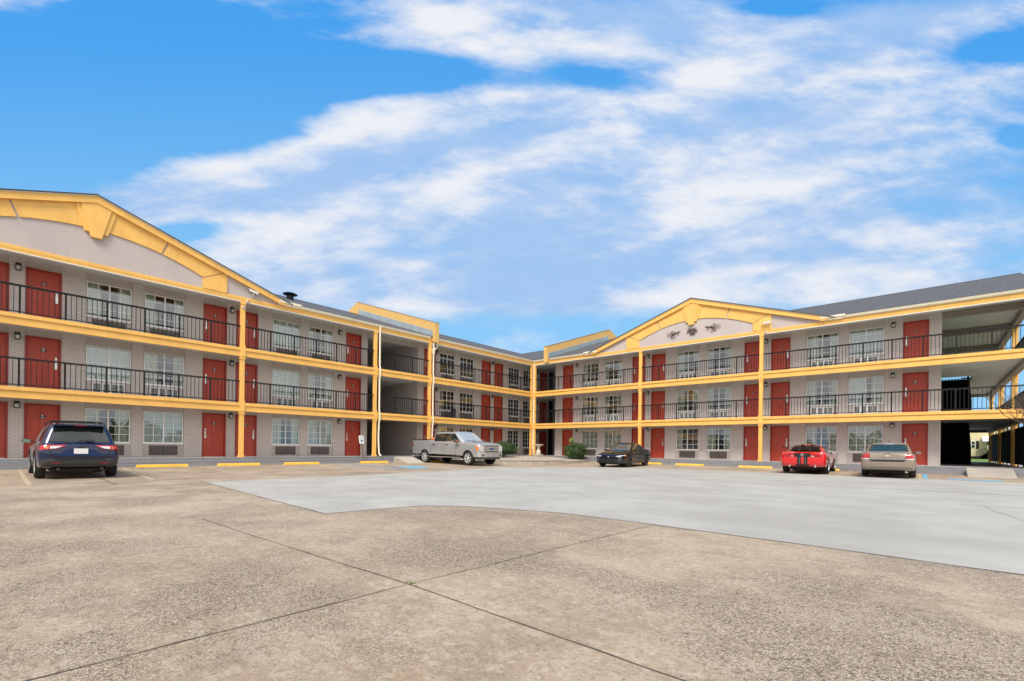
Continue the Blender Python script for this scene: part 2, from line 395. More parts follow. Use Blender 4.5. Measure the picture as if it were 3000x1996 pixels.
def patch_mat():
    m=mat('new_concrete',(.5,.5,.48),.75); t,b=nodes(m); L=m.node_tree.links.new
    geo=t.n('ShaderNodeNewGeometry').outputs['Position']; sp=t.n('ShaderNodeSeparateXYZ',ins={0:geo})
    sv=t.comb(t.m('MULTIPLY',sp.outputs[0],.8),t.m('MULTIPLY',sp.outputs[1],1.0),0)
    a=t.noise(sv,.9,6,.6); bb=t.noise(geo,.16,4,.55); f=t.noise(geo,26,4,.7)
    c=t.mix(t.sstep(a,.35,.68),(.335,.325,.30),(.405,.395,.365))
    c=t.mix(t.m('MULTIPLY',t.sstep(bb,.48,.7),.45),c,(.29,.275,.25))
    c=t.mix(t.m('MULTIPLY',t.sstep(f,.5,.75),.18),c,(.33,.32,.30))
    L(c,b.inputs['Base Color']); bp=t.n('ShaderNodeBump',ins={'Height':f}); bp.inputs['Strength'].default_value=.12; bp.inputs['Distance'].default_value=.005
    L(bp.outputs[0],b.inputs['Normal']); return m
M['patch']=patch_mat(); M['patch'].node_tree.nodes['Principled BSDF'].inputs['Specular IOR Level'].default_value=.12; M['ground'].node_tree.nodes['Principled BSDF'].inputs['Specular IOR Level'].default_value=.25
PATCH=[(9.7,-26.7),(17.9,-27.2),(18.05,-26.2),(18.15,-25.5),(18.6,-25.0),(19.2,-24.75),(19.8,-24.55),(20.5,-24.32),(22.1,-24.3),(24.7,-24.42),(25.8,-24.5),(60,-24.6),(60,-5.03),(25,-5.03),(19,-5.03),(14.5,-5.2),(12,-5.9),(10.4,-8.2),(8.8,-10.6),(7.6,-12.4),(8.2,-14.6),(9.0,-17.4),(9.5,-21),(9.7,-23.5)]
_rp=random.Random(6); _o=[]
for (ax_,ay_),(bx_,by_) in zip(PATCH,PATCH[1:]+PATCH[:1]):
    L_=math.hypot(bx_-ax_,by_-ay_); n_=max(1,int(L_/.22)) if L_<30 else 60
    for i in range(n_):
        t_2=i/n_; _o.append((ax_+(bx_-ax_)*t_2+_rp.uniform(-.02,.02),max(-99,ay_+(by_-ay_)*t_2+_rp.uniform(-.02,.02))))
PATCH_R=_o
k=MB(); k.face([(x,min(y,-5.005) if x>11 and y>-10 else y,.004) for x,y in PATCH_R]); o=k.build('concrete_slab',M['patch'],norm=False); tag(o,kind='structure')
M['joint']=vary('joint_sealant',(.085,.068,.055),.95,.5,6)
M['pline']=None
def worn(name,col,cover=.5):
    m=mat(name,col,.7); t,b=nodes(m); geo=t.n('ShaderNodeNewGeometry').outputs['Position']
    n=t.noise(geo,9,6,.75); n2=t.noise(geo,1.5,3,.5)
    f=t.sstep(t.m('ADD',n,t.m('MULTIPLY',n2,.5)),cover+.05,cover+.25)
    c=t.mix(f,col,(.40,.345,.285)); m.node_tree.links.new(c,b.inputs['Base Color']); return m
M['yl']=worn('worn_yellow_paint',(.58,.37,.09),.52); M['yl2']=worn('faded_yellow_paint',(.50,.37,.19),.45)
M['bl']=worn('worn_blue_paint',(.10,.36,.55),.68); M['bl2']=worn('faded_blue_paint',(.20,.38,.50),.50)
J=M['joint']
strip('pavement_joint',[(17.2,-28.7),(19.1,-28.66),(22.05,-28.54),(24.3,-28.56),(40,-28.6)],.010,J,.004,.25,.005)
strip('pavement_joint',[(22.02,-40),(22.05,-28.52),(22.16,-24.36)],.009,J,.0045,.25,.005)
strip('pavement_joint',[(8.5,-60),(8.4,-30.6),(8.05,-24.7),(7.7,-18)],.03,J,.004,.4,.006)
strip('pavement_joint',[(.55,-28.42),(2.73,-28.47),(9.4,-28.57)],.03,J,.0045,.4,.006)
strip('pavement_joint',[(14.8,-13.2),(16.1,-13.15),(25,-13.0),(60,-12.9)],.03,J,.008,.4,.005)
strip('pavement_joint',[(26.0,-17.0),(26.1,-18.1),(26.35,-19.6)],.006,J,.008,.4,.01)
strip('pavement_joint',PATCH[:12],.011,J,.008,.25,.012)
strip('parking_line',[(.7,-30.05),(8.3,-30.1)],.11,M['yl'])
strip('parking_line',[(.6,-27.15),(8.0,-27.52)],.11,M['yl'])
strip('parking_line',[(1.5,-24.4),(7.4,-24.8)],.10,M['yl2'])
strip('parking_line',[(1.5,-21.4),(7.2,-21.7)],.10,M['yl2'])
for x0 in (12.2,15.2,19.0): strip('parking_line',[(x0,-.7),(x0+.05,-4.9)],.10,M['yl2'])
strip('parking_line',[(22.15,-.7),(22.0,-4.98)],.11,M['yl'])
strip('parking_line',[(24.82,-.8),(24.9,-4.98)],.12,M['yl']); strip('parking_line',[(25.0,-.8),(25.08,-4.98)],.16,M['bl'])
strip('parking_line',[(25.75,-4.35),(27.3,-4.55)],.75,M['bl'],.004,.2)
strip('parking_line',[(28.35,-.8),(28.15,-3.2)],.14,M['bl']); strip('parking_line',[(28.6,-.8),(28.4,-3.2)],.14,M['yl'])
# left accessible bay: hatched aisle in blue
strip('parking_line',[(.7,-18.3),(6.9,-18.7)],.10,M['bl2']); strip('parking_line',[(.7,-17.2),(6.9,-17.7)],.10,M['bl'])
for i in range(6):
    xa=.9+i*1.0; strip('parking_line',[(xa,-17.3),(xa+.6,-18.5)],.13,M['bl'])
for i,xx in enumerate((3.0,3.9,4.9,5.9)): strip('parking_line',[(xx,-14.15),(xx+.25,-14.25)],.28,M['bl'],.004,.1)
k=MB(); k.face([(x,y,gz(x,y)+.004) for x,y in ((4.2,-16.7),(6.6,-17.2),(6.5,-15.9),(4.3,-15.4))]); o=k.build('painted_panel',M['bl'],norm=False); tag(o,kind='structure')
# wheelchair mark on the panel
M['wmark']=worn('worn_white_paint',(.60,.66,.70),.6)
strip('painted_symbol',[(5.0,-16.3),(5.3,-16.0),(5.65,-16.1),(5.7,-16.5),(5.4,-16.7),(5.1,-16.55)],.07,M['wmark'],.008,.1)
strip('painted_symbol',[(4.7,-16.15),(5.1,-16.2),(5.2,-15.95)],.08,M['wmark'],.008,.1)
strip('painted_symbol',[(26.25,-4.35),(26.8,-4.5)],.10,M['wmark'],.008,.1)
# walkway with two painted steps along both wings
k=MB()
k.box(-25,0.10,-45,19.6,.02,.43); k.box(0.10,29.3,-.10,19.6,.02,.4298)
o=k.build('walkway',M['walk'],bevel=0); tag(o,kind='structure')
k=MB(); k.box(.10,.16,-45,-.16,.03,.432); k.box(.16,.50,-45,-.5,.03,.25); k.box(.16,29.3,-.16,-.10,.03,.432); k.box(.5,29.3,-.50,-.16,.03,.25)
o=k.build('kerb',M['grey_step'],bevel=.012); tag(o,kind='structure')
# ramps
def ramp(x0,x1,y0,y1,dirn):
    k=MB()
    if dirn=='y': k.prism([(y0,.02),(y1,.02),(y1,.42),(y1-.1,.42),(y0,gz(15,y0)+.02)],lambda u,v,d:(d,u,v),x0,x1)
    else: k.prism([(x1,.02),(x0,.02),(x0,.42),(x0+.1,.42),(x1,gz(x1,-10)+.02)],lambda u,v,d:(u,d,v),y0,y1)
    o=k.build('ramp',M['rampc'],bevel=.008); tag(o,kind='structure')
M['rampc']=vary('ramp_concrete',(.42,.375,.32),.85,.12,2,.2,50)
ramp(26.45,27.95,-2.05,-.52,'y'); ramp(.52,2.0,-14.15,-12.85,'x')
# land behind the motel
M['grass']=vary('lawn',(.12,.21,.035),.95,.3,.6,.6,30)
M['grass_far']=M['grass']
k=MB(); k.face([(-F,38,.10),(F,38,.10),(F,F,.10),(-F,F,.10)]); k.face([(34,-60,.095),(F,-60,.095),(F,37.9,.095),(34,37.9,.095)])
o=k.build('lawn',M['grass'],norm=False); tag(o,kind='structure')
k=MB(); k.face([(-30,19.7,.10),(33,19.7,.10),(33,37,.10),(-30,37,.10)]); o=k.build('rear_pavement',M['patch'],norm=False); tag(o,kind='structure')
# ------------------------------------------------------------------ the motel
# both wings are written in the same frame (front edge of the walkways on y=0, wall at y=D, building towards +y);
# the left wing is turned by 90 degrees about the inner corner
D=1.48; FL=(.43,3.11,5.81); CE=(2.86,5.56,8.27); DEPTH=19.0
ROTL=PI/2
motel=empty('motel_building',(0,0,0))
tag(motel,'three-storey L-shaped taupe brick motel with yellow balcony beams, red doors and two gables','motel')
LW=dict(rot=ROTL,a0=-40.0,a1=5.9)
RW=dict(rot=0,a0=1.25,a1=25.6)
LEFT_D=[-37.8,-31.35,-29.88,-23.83,-22.37,-16.31,-10.40,-4.70,-3.25,2.75]
LEFT_W=[(-36.1,1.5),(-34.1,1.5),(-28.09,1.5),(-26.12,1.51),(-20.56,1.49),(-18.59,1.48),(-8.96,1.46),(-6.99,1.46),(-1.49,1.42),(.47,1.45)]
RIGHT_D=[2.04,8.43,9.97,16.27,17.81,24.08]
RIGHT_W=[(3.98,1.51),(6.04,1.52),(11.87,1.53),(13.95,1.52),(19.70,1.55),(21.74,1.56)]
LEFT_L=[-30.08,-22.58,-16.72,-9.24,-3.44,2.37]
RIGHT_L=[3.46,9.71,17.54,23.68]
DW=1.04; DH=2.17
WZ0=.66; WZ1=2.11
def wall_piece(lo,hi,doors,wins,rot,gaps):
    ops=sorted([(d,d+DW,'d') for d in doors]+[(x-.03,x+w+.03,'w') for x,w in wins]+[(a,b,'g') for a,b in gaps])
    cur=lo
    for a,b,t in ops+[(hi,hi,'e')]:
        if a>cur+.001: MB().box(cur,a,D,D+.25,FL[0],CE[2]+.1).build('brick_wall',M['brick'],motel,rot)
        cur=b
    for f in range(3):
        z0,z1=FL[f],CE[f]+.1
        for a,b,t in ops:
            pn=MB()
            if t=='d': pn.box(a,b,D+.03,D+.22,z0+DH,z1)
            elif t=='w':
                pn.box(a,b,D+.045,D+.22,z0+WZ1+.01,z1)
                pn.box(a,b,D+.045,D+.22,z0,z0+WZ0-.01)
                pn.box(a,a+.028,D+.045,D+.22,z0+WZ0-.01,z0+WZ1+.01); pn.box(b-.028,b,D+.045,D+.22,z0+WZ0-.01,z0+WZ1+.01)
                for q in (a+.1,b-.1): pn.box(q-.006,q+.006,D+.038,D+.046,z0+.05,z0+WZ0-.06)
            else: continue
            pn.build('wall_panel',M['stucco'],motel,rot)
wall_piece(-40,5.9,LEFT_D,LEFT_W,ROTL,[(-14.82,-10.93),(4.15,5.12)])
wall_piece(1.25,25.6,RIGHT_D,RIGHT_W,0,[])
# side and cross walls
k=MB()
k.box(-14.82-.25,-14.82,D+.25,DEPTH,FL[0],CE[2]+.1); k.box(-10.93,-10.68,D+.25,DEPTH,FL[0],CE[2]+.1)
k.box(-40,-39.75,D+.25,DEPTH,FL[0],CE[2]+.1); k.box(-40,5.9,DEPTH-.25,DEPTH,FL[0],CE[2]+.1)
k.build('side_wall',M['brick'],motel,ROTL)
k=MB()
k.box(1.25,1.5,D+.25,DEPTH,FL[0],CE[2]+.1); k.box(25.35,25.6,D+.25,DEPTH,FL[0],CE[2]+.1); k.box(1.5,25.35,DEPTH-.25,DEPTH,FL[0],CE[2]+.1)
k.build('side_wall',M['brick'],motel,0)
# near-black end walls added, their colour standing for the passages' deep shade
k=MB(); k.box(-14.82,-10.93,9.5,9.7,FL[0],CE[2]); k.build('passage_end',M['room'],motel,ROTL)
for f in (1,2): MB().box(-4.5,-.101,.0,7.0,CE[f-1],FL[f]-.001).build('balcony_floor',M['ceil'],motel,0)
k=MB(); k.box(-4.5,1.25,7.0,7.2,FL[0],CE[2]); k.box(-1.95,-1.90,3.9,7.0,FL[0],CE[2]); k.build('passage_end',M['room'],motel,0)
k=MB()
for f in (1,2): k.box(-14.8,-13.2,8.2,8.35,FL[f],FL[f]+1.0)
k.build('half_wall',M['soffit'],motel,ROTL)
# ---- floors, balcony slabs, beams
def beams(a0,a1,rot,f,depth):
    z=FL[f]
    k=MB(); k.box(a0,a1,.10,depth,CE[f-1],z); k.build('balcony_floor',M['ceil'],motel,rot)
    k=MB(); k.box(a0,a1,-.05,.10,z-.145,z+.002); k.box(a0,a1,-.005,.10,z-.42,z-.145); k.box(a0,a1,-.025,0,z-.165,z-.145)
    k.build('balcony_beam',M['yellow'],motel,rot,bevel=.006)
for f in (1,2):
    beams(-40,-.05,ROTL,f,DEPTH)      # left wing
beamR=[]
for f in (1,2):
    z=FL[f]
    k=MB()
    # right slab with the stair well left open
    k.box(-.1,25.6,.10,DEPTH,CE[f-1],z); k.box(25.6,28.66,.10,7.0,CE[f-1],z); k.box(27.05,28.66,7.0,DEPTH,CE[f-1],z); k.box(25.6,27.05,11.0,DEPTH,CE[f-1],z)
    k.build('balcony_floor',M['ceil'],motel,0)
    k=MB(); k.box(-.05,28.78,-.05,.10,z-.145,z+.002); k.box(-.0,28.74,-.005,.10,z-.42,z-.145); k.box(0,28.74,-.025,0,z-.165,z-.145)
    k.build('balcony_beam',M['yellow'],motel,0,bevel=.006)
    k=MB(); k.box(28.66,28.78,.10,19.3,z-.145,z+.002); k.box(28.66,28.74,.10,19.3,z-.42,z-.145)
    k.build('balcony_beam',M['yellow'],motel,0,bevel=.006)
    k=MB(); k.box(28.40,28.655,.12,19.2,CE[f-1]-.22,CE[f-1]); k.box(25.6,28.40,18.9,19.15,CE[f-1]-.22,CE[f-1]); k.build('ceiling_beam',M['taupe'],motel,0)
# top beam with bead and sloping fascia, under gutter or gable
def topbeam(a0,a1,rot):
    k=MB(); k.prism([(-.02,8.30),(-.02,8.20),(.0,8.08),(.12,8.08),(.12,8.30)],lambda u,v,d:(d,u,v),a0,a1)
    k.build('eave_beam',M['yellow'],motel,rot)
    k=MB(); k.box(a0,a1,-.03,.14,8.045,8.078); k.build('soffit_bead',M['white'],motel,rot)
    k=MB()
    k.box(a0,a1,.12,D+.2,8.27,8.30)
    n=int((a1-a0)/.4)
    for i in range(n): k.box(a0+i*.4,a0+i*.4+.012,.14,D,8.262,8.2705)
    k.build('soffit',M['soffit'],motel,rot)
topbeam(-40,-.02,ROTL); topbeam(0.0,28.75,0)
k=MB(); k.box(-1.4,0,.0,8,8.27,8.30); k.box(0,1.25,D+.2,7,8.27,8.30); k.build('soffit',M['soffit'],motel,0)
k=MB(); k.box(-14.82,-10.93,D+.2,9.6,8.2705,8.30); k.build('soffit',M['ceil'],motel,ROTL)
k=MB(); k.box(-14.9,-10.9,D-.02,D+.24,7.93,8.27); k.build('ceiling_beam',M['stucco'],motel,ROTL)
# top ceiling of the open end bay
k=MB(); k.box(25.6,28.7,D+.2,19.3,8.27,8.30)
for i in range(60): k.box(25.62,28.6,1.7+i*.3,1.712+i*.3,8.26,8.2705)
k.build('soffit',M['soffit'],motel,0)
k=MB()
for y in (D-.05,6.5,12.9,19.0): k.box(25.6,28.45,y,y+.24,7.93,8.27)
k.box(28.45,28.7,.13,19.3,7.93,8.27); k.build('ceiling_beam',M['taupe'],motel,0)
k=MB(); k.box(28.66,28.78,.12,19.4,8.08,8.3); k.build('eave_beam',M['yellow'],motel,0)
# ---- gutters
def gutter(a0,a1,rot,y=-.02,dz=0):
    k=MB(); k.prism([(y,8.32+dz),(y-.07,8.33+dz),(y-.10,8.38+dz),(y-.11,8.43+dz),(y-.125,8.445+dz),(y-.125,8.46+dz),(y,8.46+dz)],lambda u,v,d:(d,u,v),a0,a1)
    k.build('gutter',M['cream'],motel,rot)
gutter(-20.3,-11.05,ROTL); gutter(-10.52,-.02,ROTL); gutter(1.80,5.95,0); gutter(21.4,28.9,0); gutter(.10,1.33,0)
# fascia behind gutter
def fascia(a0,a1,rot):
    k=MB(); k.box(a0,a1,-.018,.10,8.30,8.42); k.build('fascia_board',M['yellow'],motel,rot)
fascia(-40,-35.2,ROTL); fascia(-20.75,-.0,ROTL); fascia(.0,6.1,0); fascia(20.75,28.75,0)
# ---- gables
SL=.335
def gable(ac,rot,hw=7.3):
    G=empty('gable',(0,0,0),rot,motel)
    zb=8.30; apex=8.55+hw*SL
    fn=lambda u,v,d:(ac+u,d,v)
    k=MB(); k.prism([(-hw,zb),(hw,zb),(hw,8.48),(0,apex-.06),(-hw,8.48)],fn,0.0,.14); k.build('gable_face',M['gable'],G)
    # yellow arch band
    def roofz(x): return apex-.13-abs(x)*SL
    def arch(x): return 9.66-.063*x*x
    def band(x0,x1,tlo,thi,d=-.045):
        # x0,x1 along bottom ; tlo,thi x on the top edge
        n=10; bot=[(x0+(x1-x0)*i/n,arch(x0+(x1-x0)*i/n)) for i in range(n+1)]
        top=[(thi,roofz(thi))]+([(0,roofz(0))] if tlo<0<thi else [])+[(tlo,roofz(tlo))]
        k.prism(bot+top,fn,d,-.001)
    k=MB()
    band(-3.71,-2.20,-4.66,-2.46); band(-2.13,-.30,-2.39,-.55); band(.30,2.13,.55,2.39); band(2.20,3.71,2.46,4.66)
    for s in (-1,1): k.prism([(s*3.71,zb),(s*4.72,zb),(s*4.72,roofz(4.72)),(s*3.71,arch(3.71)-.04)],fn,-.045,-.001)
    k.build('arch_band',M['yellow'],G)
    k=MB(); k.prism([(-.50,roofz(.5)),(0,roofz(0)),(.50,roofz(.5)),(.17,9.30),(-.17,9.30)],fn,-.13,-.001); k.build('keystone',M['yellow'],G,bevel=.008)
    k=MB()
    for s in (-1,1): k.prism([(s*.51,roofz(.51)),(s*.66,roofz(.66)),(s*.36,9.50),(s*.19,9.50)],fn,-.09,-.001)
    k.build('keystone_trim',M['yellow'],G,bevel=.006)
    # rake boards
    k=MB()
    for s in (-1,1): k.prism([(0,apex),(0,apex-.26),(s*(hw+.02),8.27+.04),(s*(hw+.42),8.42),(s*(hw+.42),8.55-.42*SL+.03)],fn,-.16,.0)
    k.build('rake_board',M['yellow'],G)
    k=MB()
    for s in (-1,1): k.prism([(0,apex+.005),(0,apex+.035),(s*(hw+.5),apex+.035-(hw+.5)*SL),(s*(hw+.5),apex+.005-(hw+.5)*SL)],fn,-.185,-.0)
    k.build('rake_trim',M['white'],G)
    for s in (-1,1):
        k=MB(); k.prism([(s*(hw-.15),8.31),(s*(hw+.9),8.31),(s*(hw+.9),8.43),(s*(hw-.15),8.43)],fn,-.12,-.02); k.prism([(s*(hw-.12),8.43),(s*(hw+1.0),8.43),(s*(hw+1.0),8.53),(s*(hw-.12),8.53)],fn,-.18,-.02)
        k.build('eave_return',M['cream'],G)
    # roof sheets running back until they meet the main roof
    yb=(apex-8.47)/(1/3.)+.4
    k=MB()
    for s in (-1,1):
        he=hw+.55
        a=(ac,-.22,apex+.04); b=(ac+s*he,-.22,apex+.04-he*SL); c=(ac+s*he,.2,apex+.04-he*SL); d=(ac,yb,apex+.04)
        up=Vector((0,0,.035))
        k.v; base=[Vector(p) for p in (a,b,c,d)]; bb=len(k.v)
        k.v+=[tuple(p) for p in base]+[tuple(p+up) for p in base]
        for q in ((0,3,2,1),(4,5,6,7),(0,1,5,4),(1,2,6,5),(2,3,7,6),(3,0,4,7)): k.f.append(tuple(bb+i for i in q)); k.mi.append(0)
    k.build('gable_roof',M['shingle'],G)
    return G
GL=gable(-27.98,ROTL,7.2); GR=gable(13.42,0,7.3)
# ---- main roofs (pitch 1:3, ridge 9.5 m behind the eave)
def hexa(k,lo,up=.04):
    base=[Vector(p) for p in lo]; n=len(base); b=len(k.v); u=Vector((0,0,up))
    k.v+=[tuple(p) for p in base]+[tuple(p+u) for p in base]
    k.f.append(tuple(b+i for i in range(n))); k.f.append(tuple(b+n+i for i in reversed(range(n)))); k.mi+=[0,0]
    for i in range(n):
        j=(i+1)%n; k.f.append((b+j,b+i,b+n+i,b+n+j)); k.mi.append(0)
E0=-.12; ZE=8.455; RY=9.5; ZR=ZE+(RY-E0)/3
k=MB(); hexa(k,[(-41,E0,ZE),(-E0,E0,ZE),(RY*-1,RY,ZR),(-41,RY,ZR)]) if False else None
# left wing, in its own frame the courtyard corner is at a=+0.12 and the valley climbs with it
k=MB(); hexa(k,[(-41,E0,ZE),(-35.6,E0,ZE),(-35.6,.16,ZE+.093),(-20.4,.16,ZE+.093),(-20.4,E0,ZE),(-.12,E0,ZE),(9.5,RY,ZR),(-41,RY,ZR)]); hexa(k,[(-41,RY,ZR),(9.5,RY,ZR),(19,DEPTH+.2,ZE),(-41,DEPTH+.2,ZE)])
k.build('roof',M['shingle'],motel,ROTL)
k=MB(); hexa(k,[(.12,E0,ZE+.001),(5.7,E0,ZE+.001),(5.7,.16,ZE+.094),(21.1,.16,ZE+.094),(21.1,E0,ZE+.001),(29.1,E0,ZE+.001),(29.1,RY,ZR+.001),(-9.5,RY,ZR+.001)]); hexa(k,[(-9.5,RY,ZR+.001),(29.1,RY,ZR+.001),(29.1,DEPTH+.2,ZE),(-19,DEPTH+.2,ZE)])
k.build('roof',M['shingle'],motel,0)
k=MB()
for y0,z0,y1,z1 in ((E0,ZE-.02,RY,ZR-.02),(RY,ZR-.02,DEPTH+.2,ZE-.02)): k.prism([(y0,z0),(y1,z1),(y1,z1-.22),(y0,z0-.22)],lambda u,v,d:(d,u,v),28.98,29.08)
k.prism([(.0,8.3),(DEPTH,8.3),(RY,ZR-.1)],lambda u,v,d:(d,u,v),28.6,28.7)
k.build('rake_board',M['yellow'],motel,0)
# ridge cap
k=MB(); k.tube([(-41,RY,ZR+.03),(9.5,RY,ZR+.03)],.05,6); k.build('ridge_cap',M['shingle'],motel,ROTL)
k=MB(); k.tube([(-9.5,RY,ZR+.03),(29.1,RY,ZR+.03)],.05,6); k.build('ridge_cap',M['shingle'],motel,0)
# ---- fire walls above the roof
def parapet(a0,a1,rot,side):
    fn=lambda u,v,d:(d,u,v)
    k=MB(); k.prism([(-.36,8.10),(-.36,9.40),(RY+.2,9.40+(RY+.2+.36)*.335),(RY+1.5,9.40+(RY+.2+.36)*.335-.45),(DEPTH+.3,9.2),(DEPTH+.3,8.4),(.10,8.4),(.10,8.30),(.0,8.22)],fn,a0,a1)
    k.build('fire_wall',M['brick_y'],motel,rot)
    k=MB(); k.prism([(-.38,9.40),(-.38,9.43),(RY+.2,9.43+(RY+.2+.36)*.335),(RY+.2,9.40+(RY+.2+.36)*.335)],fn,a0-.02,a1+.02); k.build('wall_coping',M['taupe'],motel,rot)
    k=MB(); e=a0-.03 if side<0 else a1; k.prism([(-.14,8.50),(-.10,8.92),(RY-.1,8.92+(RY-.1+.1)/3),(RY-.1,8.50+(RY-.1+.14)/3)],fn,e,e+.03)
    for i in range(4):
        yy=1.6+i*2.3; k.prism([(yy,8.55+yy/3),(yy+.02,8.55+yy/3),(yy+.02,8.94+yy/3),(yy,8.94+yy/3)],fn,e-.006,e+.036)
    k.build('roof_flashing',M['galv'],motel,rot)
parapet(-10.91,-10.57,ROTL,-1); parapet(1.37,1.69,0,1)
# ---- columns
def column(a,rot,w=.24,y0=-.03,y1=.17,mate='yellow'):
    c=empty('column',(0,0,0),rot,motel)
    for f in range(3):
        z0=FL[f]; z1=(FL[f+1]-.42) if f<2 else 8.08
        k=MB(); k.box(a-w/2+.02,a+w/2-.02,y0+.02,y1-.02,z0+.12,z1-.14)
        k.box(a-w/2-.005,a+w/2+.005,y0-.005,y1+.005,z0,z0+.12); k.box(a-w/2-.005,a+w/2+.005,y0-.005,y1+.005,z1-.14,z1)
        k.box(a-w/2+.01,a+w/2-.01,y0+.01,y1-.01,z0+.12,z0+.16); k.box(a-w/2+.01,a+w/2-.01,y0+.01,y1-.01,z1-.18,z1-.14)
        k.build('column_shaft',M[mate],c,bevel=.006)
    for f in (1,2): MB().box(a-w/2-.003,a+w/2+.003,-.055,.12,FL[f]-.422,FL[f]+.004).build('column_band',M[mate],c)
COLL=[-37.6,-30.1-.0,-22.54,-15.16,-11.18]; COLL=[-37.6,-22.54,-15.16,-11.0]
for a in COLL: column(a,ROTL)
column(-.16,ROTL,.22); column(.16,0,.18)
for a in (9.80,17.61): column(a,0)
for y in (.04,6.6,13.0,19.25):
    c=empty('column',(0,0,0),0,motel)
    for f in range(3):
        z0=FL[f]; z1=(FL[f+1]-.42) if f<2 else 8.08
        k=MB(); k.box(28.53,28.75,y-.11,y+.11,z0+.14,z1-.3); k.box(28.51,28.77,y-.13,y+.13,z0,z0+.14); k.box(28.51,28.77,y-.13,y+.13,z1-.10,z1)
        k.prism([(28.53,z1-.3),(28.75,z1-.3),(28.78,z1-.1),(28.50,z1-.1)],lambda u,v,d:(u,d,v),y-.12,y+.12)
        for q in (-.06,0,.06): k.box(28.515,28.53,y+q-.012,y+q+.012,z0+.2,z1-.35)
        k.build('column_shaft',M['yellow'],c)
# ---- railings
def railing(a0,a1,rot,f,posts=None,y=.03,par=None,along='x'):
    z=FL[f]; k=MB()
    def bx(u0,u1,w0,w1,z0,z1):
        if along=='x': k.box(u0,u1,y+w0,y+w1,z0,z1)
        else: k.box(y+w0,y+w1,u0,u1,z0,z1)
    bx(a0,a1,-.026,.026,z+1.045,z+1.09); bx(a0,a1,-.016,.016,z+1.015,z+1.035); bx(a0,a1,-.016,.016,z+.065,z+.10)
    n=max(1,round((a1-a0)/1.25)); st=(a1-a0)/n
    for i in range(n+1):
        p=a0+i*st
        if 0<i<n: bx(p-.03,p+.03,-.026,.026,z+.0,z+1.06)
        if i<n:
            m=max(2,round(st/.148))
            for j in range(1,m): q=p+st*j/m; bx(q-.0105,q+.0105,-.0105,.0105,z+.08,z+1.03)
    return k.build('railing',M['rail'],par or motel,rot)
for f in (1,2):
    E_=[-37.6,-22.54,-15.16,-11.0,-.16]
    for a,b in zip(E_[:-1],E_[1:]): railing(a+.12,b-.12,ROTL,f)
    E_=[.16,9.80,17.61,28.6]
    for a,b in zip(E_[:-1],E_[1:]): railing(a+.12,b-.12,0,f)
    E_=[.04,6.6,13.0,19.25]
    for a,b in zip(E_[:-1],E_[1:]): railing(a+.12,b-.12,0,f,y=28.62,along='y')
    railing(27.0,28.5,0,f,y=19.15)
railing(25.65,27.0,0,2,y=11.2)
# ---- doors
def make_door(hinge=1,rect_plate=False,steel=False):
    """frame width DW, facing -y, origin at the bottom left of the frame"""
    d=MB(); w=DW; fr=.065
    # slab with six moulded panels
    x0,x1=fr,w-fr; z0,z1=.02,DH-.06; yb=.075
    d.box(x0,x1,yb,yb+.04,z0,z1)
    st=.11; mid=(x0+x1)/2
    def rails(a,b,c,e): d.box(a,b,yb-.020,yb,c,e)
    H=z1-z0
    zz=[z0,z0+.24,z0+.24+.62,z0+.98,z0+.98+.56,z0+1.63,z0+1.63+.24,z1]
    rails(x0,x0+st,z0,z1); rails(x1-st,x1,z0,z1); rails(mid-.055,mid+.055,z0,z1)
    for a,b in ((zz[0],zz[1]),(zz[2],zz[3]),(zz[4],zz[5]),(zz[6],zz[7])):
        rails(x0+st,mid-.055,a,b); rails(mid+.055,x1-st,a,b)
    for a,b in ((zz[1],zz[2]),(zz[3],zz[4]),(zz[5],zz[6])):
        for p,q in ((x0+st,mid-.055),(mid+.055,x1-st)):
            d.box(p+.04,q-.04,yb-.014,yb,a+.04,b-.04)
    door=d.build('door',M['door'],None,bevel=.004)
    k=MB(); k.box(0,fr,-.02,.14,0,DH); k.box(w-fr,w,-.02,.14,0,DH); k.box(fr,w-fr,-.02,.14,DH-.06,DH)
    k.box(fr,fr+.02,.03,.07,0,DH-.06); k.box(w-fr-.02,w-fr,.03,.07,0,DH-.06)
    k.build('door_frame',M['dframe'],door,bevel=.004)
    k=MB(); k.box(fr,w-fr,-.01,.12,0,.02); k.build('threshold',M['silver'],door)
    hx=(x1-.085) if hinge>0 else (x0+.085)
    k=MB(); k.box(hx-.035,hx+.035,yb-.040,yb-.019,.93,1.22); k.box(hx-.03,hx+.03,yb-.05,yb-.019,1.24,1.40)
    s=-1 if hinge>0 else 1
    k.tube([(hx,yb-.035,1.0),(hx,yb-.075,1.0),(hx+s*.12,yb-.075,1.0)],.012,8)
    k.build('door_handle',M['silver'],door,bevel=.003)
    k=MB(); k.box(hx-.016,hx+.016,yb-.055,yb-.0495,1.28,1.34); k.box(hx-.012,hx+.012,yb-.045,yb-.0395,1.10,1.15); k.build('key_slot',M['black'],door)
    k=MB(); k.box(mid-.08,mid+.08,yb-.030,yb-.019,1.60,1.68)
    if not rect_plate: k.lathe([(.05,yb-.030),(.05,yb-.019)],(mid,0,1.705),20,'Y')
    k.build('number_plate',M['black'],door)
    k=MB(); k.box(mid-.045,mid+.045,yb-.034,yb-.0305,1.625,1.65)
    if not rect_plate: k.lathe([(.03,yb-.0335),(.03,yb-.0305)],(mid,0,1.71),16,'Y')
    k.build('plate_digits',M['lampglass'],door)
    k=MB(); k.lathe([(.009,yb-.024),(.009,yb-.018)],(mid,0,1.48),10,'Y'); k.build('peephole',M['silver'],door)
    return door
DR=make_door(1); DLh=make_door(-1); DRp=make_door(1,True); DLp=make_door(-1,True)
